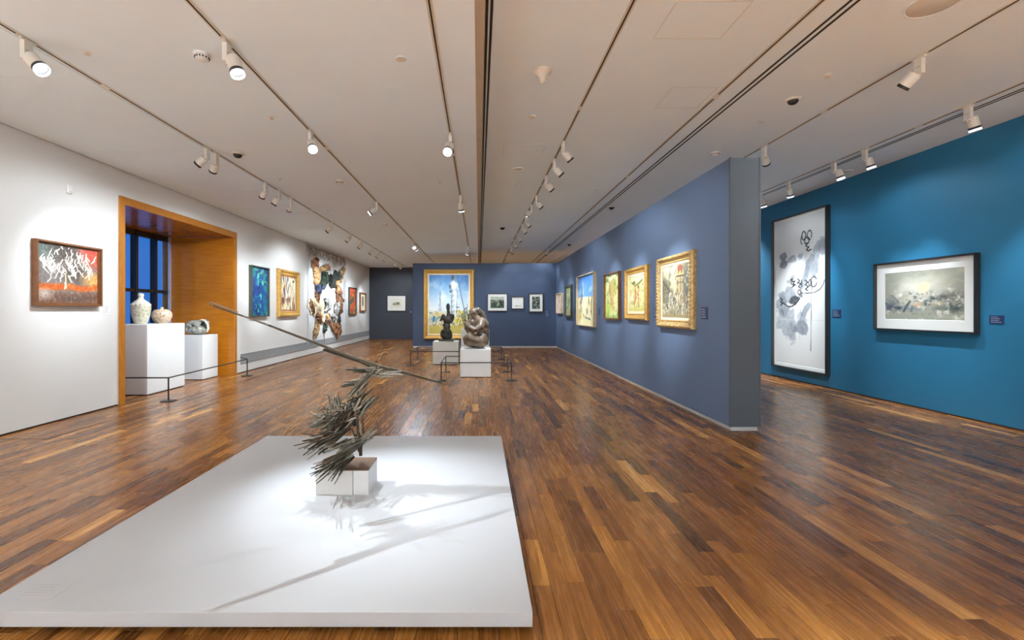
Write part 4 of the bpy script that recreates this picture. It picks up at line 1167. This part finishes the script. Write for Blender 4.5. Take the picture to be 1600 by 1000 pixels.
def stone_mat(name, c0, c1, rough):
    m, nt, b = new_mat(name)
    setp(b, rough=rough, spec=.5)
    tc = nt.nodes.new('ShaderNodeTexCoord')
    n1 = nt.nodes.new('ShaderNodeTexNoise'); n1.inputs['Scale'].default_value = 5; n1.inputs['Detail'].default_value = 7
    rp = nt.nodes.new('ShaderNodeValToRGB'); e = rp.color_ramp.elements
    e[0].position = .35; e[0].color = (*c0, 1); e[1].position = .66; e[1].color = (*c1, 1)
    nt.links.new(tc.outputs['Object'], n1.inputs['Vector']); nt.links.new(n1.outputs['Fac'], rp.inputs['Fac']); nt.links.new(rp.outputs['Color'], b.inputs['Base Color'])
    bp = nt.nodes.new('ShaderNodeBump'); bp.inputs['Strength'].default_value = .3; bp.inputs['Distance'].default_value = .02
    nt.links.new(n1.outputs['Fac'], bp.inputs['Height']); nt.links.new(bp.outputs['Normal'], b.inputs['Normal'])
    return m
M_carve = stone_mat('brown_carved_stone', (.078, .052, .035), (.18, .128, .088), .30)
M_carve_d = stone_mat('dark_carved_stone', (.055, .042, .03), (.12, .09, .065), .36)
M_torso = stone_mat('dark_bronze', (.016, .015, .012), (.05, .045, .034), .38)
fig = thing('seated_figure', 'brown carved stone figure sitting hunched with crossed arms on white plinth', 'sculpture', (-.06, 10.62, .628))
m = MB()
m.ball((0, 0, .135), (.27, .26, .125))                     # folded legs and drapery
m.ball((-.13, -.12, .19), (.15, .15, .15)); m.ball((.13, -.08, .19), (.15, .17, .17))
m.sweep([(.16, -.02, .14), (.02, -.20, .20), (-.16, -.20, .28), (-.22, -.12, .24), (-.2, -.06, .11)], [.115, .11, .10, .09, .08], 14)   # thigh and shin
m.ball((.07, .03, .40), (.20, .19, .24)); m.ball((.10, .04, .55), (.20, .19, .16))
m.ball((.11, -.06, .62), (.12, .12, .10)); m.ball((-.08, .08, .60), (.11, .11, .10))
m.sweep([(.13, -.12, .63), (.10, -.22, .50), (-.02, -.26, .43)], [.10, .085, .07], 12)                                                 # near upper arm
m.sweep([(-.02, -.26, .43), (-.14, -.24, .49), (-.22, -.17, .56)], [.072, .062, .055], 12)                                             # near forearm raised
m.ball((-.235, -.15, .58), (.06, .05, .045))
for k in range(4): m.sweep([(-.23, -.16 + k * .022, .60 - k * .012), (-.265, -.13 + k * .022, .585 - k * .014), (-.275, -.09 + k * .02, .555 - k * .012)], [.016, .015, .012], 8)
m.sweep([(-.12, .10, .60), (-.20, .0, .46), (-.12, -.20, .36), (.02, -.27, .34)], [.09, .08, .065, .05], 12)                           # far arm across
m.sweep([(.04, .02, .66), (-.01, .0, .76)], [.10, .075], 12)                                                                           # neck
q = Quaternion((0, 1, 0), math.radians(-24))
m.ball((-.05, -.01, .83), (.095, .085, .115), q)                                                                                       # head tilted back
m.ball((-.13, -.02, .80), (.035, .045, .04)); m.ball((-.15, -.015, .845), (.022, .018, .03), q); m.ball((-.12, -.015, .885), (.03, .06, .022)); m.ball((-.135, -.015, .815), (.022, .03, .012))
m.ball((-.04, -.10, .83), (.022, .014, .032))
remeshed(m, 'body', M_carve, fig, .012, 3)
m = MB()
m.ball((.005, .02, .87), (.105, .10, .075), q); m.ball((.04, .03, .83), (.085, .095, .095))
m.sweep([(.03, .02, .88), (.13, .05, .80), (.19, .07, .62), (.24, .07, .42), (.26, .06, .22), (.25, .05, .08)], [.075, .08, .075, .06, .045, .035], 14)
remeshed(m, 'hair', M_carve_d, fig, .014, 3)

tor = thing('abstract_torso', 'dark slender abstract torso with narrow head on grey plinth', 'sculpture', (-.90, 13.02, .636))
MB().box(-.22, .20, -.16, .16, 0, .05).build('base_slab', M_torso, tor, bevel=.008)
m = MB()
m.ball((-.02, 0, .20), (.175, .14, .17)); m.ball((.02, 0, .14), (.14, .13, .12)); m.ball((-.02, -.05, .27), (.15, .10, .09))
m.ball((0, 0, .40), (.10, .09, .13)); m.ball((-.03, 0, .45), (.10, .08, .06))
m.ball((.02, 0, .58), (.13, .09, .12)); m.ball((.0, 0, .64), (.16, .08, .07))
m.ball((-.10, 0, .70), (.06, .06, .06)); m.ball((.15, 0, .70), (.065, .06, .07)); m.sweep([(.16, 0, .70), (.17, 0, .62), (.11, 0, .50)], [.05, .04, .03], 10)
m.sweep([(-.12, 0, .66), (-.17, -.01, .60), (-.20, -.02, .56)], [.05, .035, .02], 10)
m.sweep([(.04, 0, .68), (.05, 0, .80), (.04, 0, .86)], [.07, .045, .04], 12); m.ball((.035, 0, .95), (.055, .05, .12))
remeshed(m, 'body', M_torso, tor, .014, 2)

hid = thing('dark_carving', 'dark carving half hidden behind the seated stone figure', 'sculpture', (-.12, 13.05, .975))
MB().box(-.14, .2, -.12, .12, 0, .03).build('base_slab', M_torso, hid, bevel=.006)
m = MB()
m.ball((-.02, 0, .13), (.16, .12, .13)); m.sweep([(-.05, 0, .18), (-.12, 0, .30), (-.16, 0, .42)], [.10, .07, .05], 12); m.ball((.05, 0, .28), (.10, .09, .14)); m.sweep([(-.12, 0, .1), (-.24, -.02, .2), (-.28, -.02, .3)], [.06, .04, .02], 10)
remeshed(m, 'body', M_carve_d, hid, .015, 3)

# ------------------------------------------------------------------ the white platform and its sculpture
pf = thing('platform', 'broad low white platform in the foreground', 'platform', ((PX0 + PX1) / 2, (PY0 + PY1) / 2, 0))
w, d = (PX1 - PX0) / 2, (PY1 - PY0) / 2
MB().box(-w, w, -d, d, .032, .10).build('top_board', M_board, pf, bevel=.002)
MB().box(-w + .06, w - .06, -d + .06, d - .06, 0, .032).build('recessed_base', M_base, pf)
card = thing('caption_card', 'pale caption card lying on the near left corner of the platform', 'card', (-2.19, 2.30, .10))
MB().box(-.10, .12, -.075, .075, 0, .0012).build('card', M_board, card)
s = MB()
for k in range(5): s.box(-.06, -.06 + random.uniform(.08, .15), .045 - k * .022, .053 - k * .022, .0012, .0016)
s.build('lettering', M_print, card)

blk = thing('block_plinth', 'small pale block on the platform carrying the stick sculpture', 'plinth', (-1.035, 3.64, .10))
MB().box(-.20, .08, -.15, .15, 0, .185).build('white_block', M_plinth, blk, bevel=.002)
MB().box(.083, .20, -.15, .15, 0, .185).build('pale_side_block', plain('pale_grey_paint', (.72, .73, .74), .35), blk, bevel=.002)

def bark_mat(name, c0, c1):
    m, nt, b = new_mat(name)
    setp(b, rough=.6, spec=.35)
    oi = nt.nodes.new('ShaderNodeObjectInfo')
    tc = nt.nodes.new('ShaderNodeTexCoord')
    mp = nt.nodes.new('ShaderNodeMapping'); mp.inputs['Scale'].default_value = (60, 60, 6)
    n1 = nt.nodes.new('ShaderNodeTexNoise'); n1.inputs['Scale'].default_value = 1; n1.inputs['Detail'].default_value = 5
    ad = nt.nodes.new('ShaderNodeMath'); ad.operation = 'MULTIPLY_ADD'; ad.inputs[1].default_value = .55
    nt.links.new(oi.outputs['Random'], ad.inputs[0])
    sb = nt.nodes.new('ShaderNodeMath'); sb.operation = 'MULTIPLY'; sb.inputs[1].default_value = .6
    nt.links.new(tc.outputs['Object'], mp.inputs['Vector']); nt.links.new(mp.outputs['Vector'], n1.inputs['Vector'])
    nt.links.new(n1.outputs['Fac'], sb.inputs[0]); nt.links.new(sb.outputs[0], ad.inputs[2])
    rp = nt.nodes.new('ShaderNodeValToRGB'); e = rp.color_ramp.elements
    e[0].position = .25; e[0].color = (*c0, 1); e[1].position = .85; e[1].color = (*c1, 1)
    nt.links.new(ad.outputs[0], rp.inputs['Fac']); nt.links.new(rp.outputs['Color'], b.inputs['Base Color'])
    return m
M_stick = bark_mat('dark_weathered_sticks', (.008, .007, .005), (.09, .073, .044))
M_stickp = bark_mat('grey_weathered_sticks', (.075, .067, .05), (.33, .30, .24))
M_stickw = bark_mat('reddish_sticks', (.025, .012, .006), (.13, .065, .03))
sculp = thing('stick_sculpture', 'bristling sculpture of dark sticks with one long pole on platform block', 'sculpture', (-.93, 3.65, .285))
S0 = Vector((-.93, 3.65, .285))
def SP(cx, cy, dy=0.0):                            # reading on the enlarged photograph (460..660, 530..790), depth offset dy
    Y = 3.65 + dy
    return Vector(((460 + cx / 3.846 - 748) / F * Y, Y, EYE - ((530 + cy / 3.846) - 485) / F * Y)) - S0
rs = random.Random(17)
stick_meshes = []
for k in range(6):                                 # unit sticks along z, slightly bent and flat sided
    n = 5 if k % 2 else 4
    pts = [(rs.uniform(-.25, .25) * (j not in (0, 4)) , rs.uniform(-.25, .25) * (j not in (0, 4)), j / 4) for j in range(5)]
    mb = MB(); vs = []; fs = []
    for j, p in enumerate(pts):
        for i in range(n):
            t = 2 * math.pi * i / n + .3
            rr = [1.0, 1.05, .95, .9, .72][j]
            vs.append((p[0] + math.cos(t) * rr, p[1] + math.sin(t) * rr * .8, p[2]))
    for j in range(4):
        for i in range(n): fs.append((j * n + i, j * n + (i + 1) % n, (j + 1) * n + (i + 1) % n, (j + 1) * n + i))
    fs += [tuple(range(n))[::-1], tuple(4 * n + i for i in range(n))]
    mb.add(vs, fs)
    trio = [mb.mesh('stick', mt) for mt in (M_stick, M_stickp, M_stickw)]
    stick_meshes.append(trio)
nst = 0
tangle = [MB(), MB(), MB()]
def stick(p, q, r, m=0, name='stick'):
    global nst
    p, q = Vector(p), Vector(q)
    if nst >= 290:                                 # the rest is one tangled mass
        tangle[m].tube(p, q, r, r * .72, 5)
        nst += 1
        return
    o = link(name, stick_meshes[rs.randrange(6)][m], sculp)
    L = (q - p).length
    o.location = p
    o.rotation_mode = 'QUATERNION'
    o.rotation_quaternion = Vector((0, 0, 1)).rotation_difference((q - p).normalized()) @ Quaternion((0, 0, 1), rs.uniform(0, 6.28))
    o.scale = (r, r, L)
    nst += 1
    return o
def fan(n, frm, ang, length, r, mats, dspread=.12, tip=(-.14, .08), jit=8):
    """sticks that start in a region and point at an angle (degrees, 0 = right, 90 = up); tip = how far the free end comes forward (-) or goes back"""
    (ax, ay), (bx, by) = frm
    for i in range(n):
        t = rs.random()
        cx = ax + (bx - ax) * t + rs.gauss(0, jit); cy = ay + (by - ay) * t + rs.gauss(0, jit)
        an = math.radians(rs.uniform(*ang)); L = rs.uniform(*length)
        d0 = rs.uniform(-dspread, dspread) * .5 + (min(tip) < -.15) * -.06
        p = SP(cx, cy, d0)
        q = SP(cx + math.cos(an) * L, cy - math.sin(an) * L, d0 * .5 + rs.uniform(*tip))
        stick(p, q, rs.uniform(*r), mats[rs.randrange(len(mats))])
DK, PL, RD = 0, 1, 2
# trunk and standing members
for a_, b_, r in (((395, 700), (388, 600), .012), ((402, 700), (378, 520), .011), ((384, 610), (380, 470), .014), ((372, 520), (385, 400), .015), ((380, 470), (400, 340), .013), ((385, 400), (440, 255), .011), ((392, 350), (432, 262), .009), ((360, 520), (350, 420), .014), ((400, 700), (410, 610), .009)):
    stick(SP(*a_, .03), SP(*b_, .0), r, DK)
FR = (-.34, -.20)
fan(44, ((300, 700), (420, 610)), (200, 222), (120, 270), (.0042, .0072), [DK, DK, DK, RD, PL], .08, FR)      # lowest fan, pointing down left
fan(22, ((260, 740), (370, 690)), (208, 240), (80, 190), (.0042, .007), [DK, DK, PL], .08, FR)
fan(12, ((130, 790), (250, 740)), (192, 228), (50, 110), (.0042, .006), [DK, DK, RD], .06, FR)
fan(18, ((230, 700), (430, 600)), (15, 40), (50, 120), (.0042, .0065), [PL, PL, DK], .1, (-.12, .02))          # pale ends pointing right and up
fan(30, ((230, 610), (350, 510)), (198, 226), (120, 250), (.0042, .007), [DK, DK, DK, RD], .1, (-.2, .05))     # middle fan
fan(18, ((130, 610), (260, 560)), (186, 224), (70, 150), (.0042, .0075), [DK, DK, RD], .1, (-.2, .05))
fan(10, ((120, 590), (300, 640)), (160, 198), (60, 120), (.0042, .0065), [DK, PL], .1)
fan(28, ((190, 520), (350, 400)), (150, 232), (50, 130), (0.0058, 0.0094), [DK, PL, PL, DK], .12)                 # shaggy breast
fan(20, ((200, 430), (290, 400)), (76, 112), (45, 90), (0.0043, 0.0072), [PL, PL, PL, DK], .08)                     # upright pale bristles
fan(14, ((130, 510), (250, 450)), (180, 222), (40, 80), (0.0058, 0.0087), [PL, DK])
fan(16, ((280, 510), (380, 410)), (20, 160), (40, 90), (0.0072, 0.0130), [DK, DK, PL])
fan(18, ((310, 365), (370, 300)), (42, 56), (110, 210), (0.0052, 0.0087), [PL, PL, DK], .06)                       # neck
fan(9, ((440, 190), (480, 180)), (172, 182), (80, 150), (0.0055, 0.0094), [DK, PL], .06)                         # flat sticks left of the neck
fan(6, ((400, 250), (420, 240)), (178, 192), (60, 115), (0.0055, 0.0087), [DK, PL], .06)
fan(7, ((350, 270), (370, 260)), (186, 196), (50, 85), (0.0052, 0.0087), [DK], .05)
fan(15, ((450, 225), (520, 205)), (-12, 14), (60, 140), (0.0038, 0.0065), [PL], .07)                             # pale crest to the right
fan(14, ((380, 470), (410, 430)), (42, 60), (80, 150), (0.0055, 0.0087), [PL, DK], .05)
fan(8, ((400, 620), (440, 580)), (18, 52), (50, 110), (0.0051, 0.0080), [DK, PL], .08)
stick(SP(455, 560), SP(522, 485), .003, DK); stick(SP(505, 130), SP(530, 82), .004, PL)
MB().box(-.20, .094, -.158, .138, 0, .008).build('bark_slab', M_stickw, sculp)
# lump of dark scrap wood that binds the sticks
m = MB()
for c, r in (((335, 430), .05), ((300, 490), .05), ((265, 545), .04), ((352, 385), .045), ((240, 590), .03)):
    m.ball(SP(*c), (r, .04, r * .8), Quaternion((0, 1, 0), -.6), 12, 8)
o = remeshed(m, 'core', M_stick, sculp, .02, 1)
# the long pole, lashed from several rods
def PP(px, py, Y): return Vector(((px - 748) / F * Y, Y, EYE - (py - 485) / F * Y)) - S0
pole = MB().sweep([PP(328, 476, 3.35), PP(400, 501, 3.44), PP(480, 531, 3.53), PP(585, 572, 3.66), PP(640, 586, 3.74), PP(695, 601, 3.82)], [.0055, .007, .010, .012, .008, .004], 8)
po = pole.build('pole', M_stick, sculp, 60)
hook = MB().sweep([PP(332, 478, 3.35), PP(327, 474, 3.35), PP(329, 472, 3.345), PP(340, 476, 3.355), PP(372, 488, 3.4)], [.004] * 5, 6)
hook.build('pole_hook', M_stickp, po, 60)
for a_, b_, r, mt in (((474, 529), (600, 577), .009, DK), ((508, 545), (592, 573), .011, DK), ((505, 546), (575, 570), .010, DK), ((540, 553), (610, 576), .009, PL), ((560, 562), (690, 598), .005, DK), ((590, 569), (670, 590), .006, PL), ((500, 538), (560, 560), .009, DK), ((552, 560), (600, 582), .012, DK), ((420, 508), (560, 563), .007, DK), ((380, 494), (470, 528), .005, PL)):
    Ya = 3.35 + (a_[0] - 328) / 367 * .47; Yb = 3.35 + (b_[0] - 328) / 367 * .47
    stick(PP(*a_, Ya - .01), PP(*b_, Yb - .01), r, mt)
# the tangled mass inside the body, too dense to pick apart
fan(40, ((240, 560), (390, 390)), (200, 245), (60, 150), (.005, .0085), [DK, DK, RD, PL], .12, (-.12, .08), 16)
fan(26, ((290, 470), (390, 340)), (40, 75), (50, 120), (.005, .008), [DK, DK, PL], .1, (-.06, .06), 12)
fan(22, ((320, 360), (430, 240)), (44, 54), (60, 120), (.0045, .007), [PL, PL, DK], .05, (-.04, .04), 7)
fan(16, ((385, 690), (400, 560)), (70, 110), (50, 110), (.005, .008), [PL, DK, RD], .06, (-.05, .05), 8)
fan(20, ((250, 640), (390, 600)), (190, 215), (60, 140), (.005, .0075), [DK, DK, PL], .1, (-.16, .0), 10)
fan(14, ((470, 215), (500, 190)), (-30, 200), (25, 60), (.004, .006), [PL, PL, DK], .05, (-.04, .04), 8)
fan(26, ((150, 480), (330, 400)), (60, 220), (40, 80), (.004, .006), [PL, PL, DK], .1, (-.08, .06), 12)
for k, mt in enumerate((M_stick, M_stickp, M_stickw)):
    o = tangle[k].build('tangled_sticks', mt, sculp)
    o['kind'] = 'stuff'
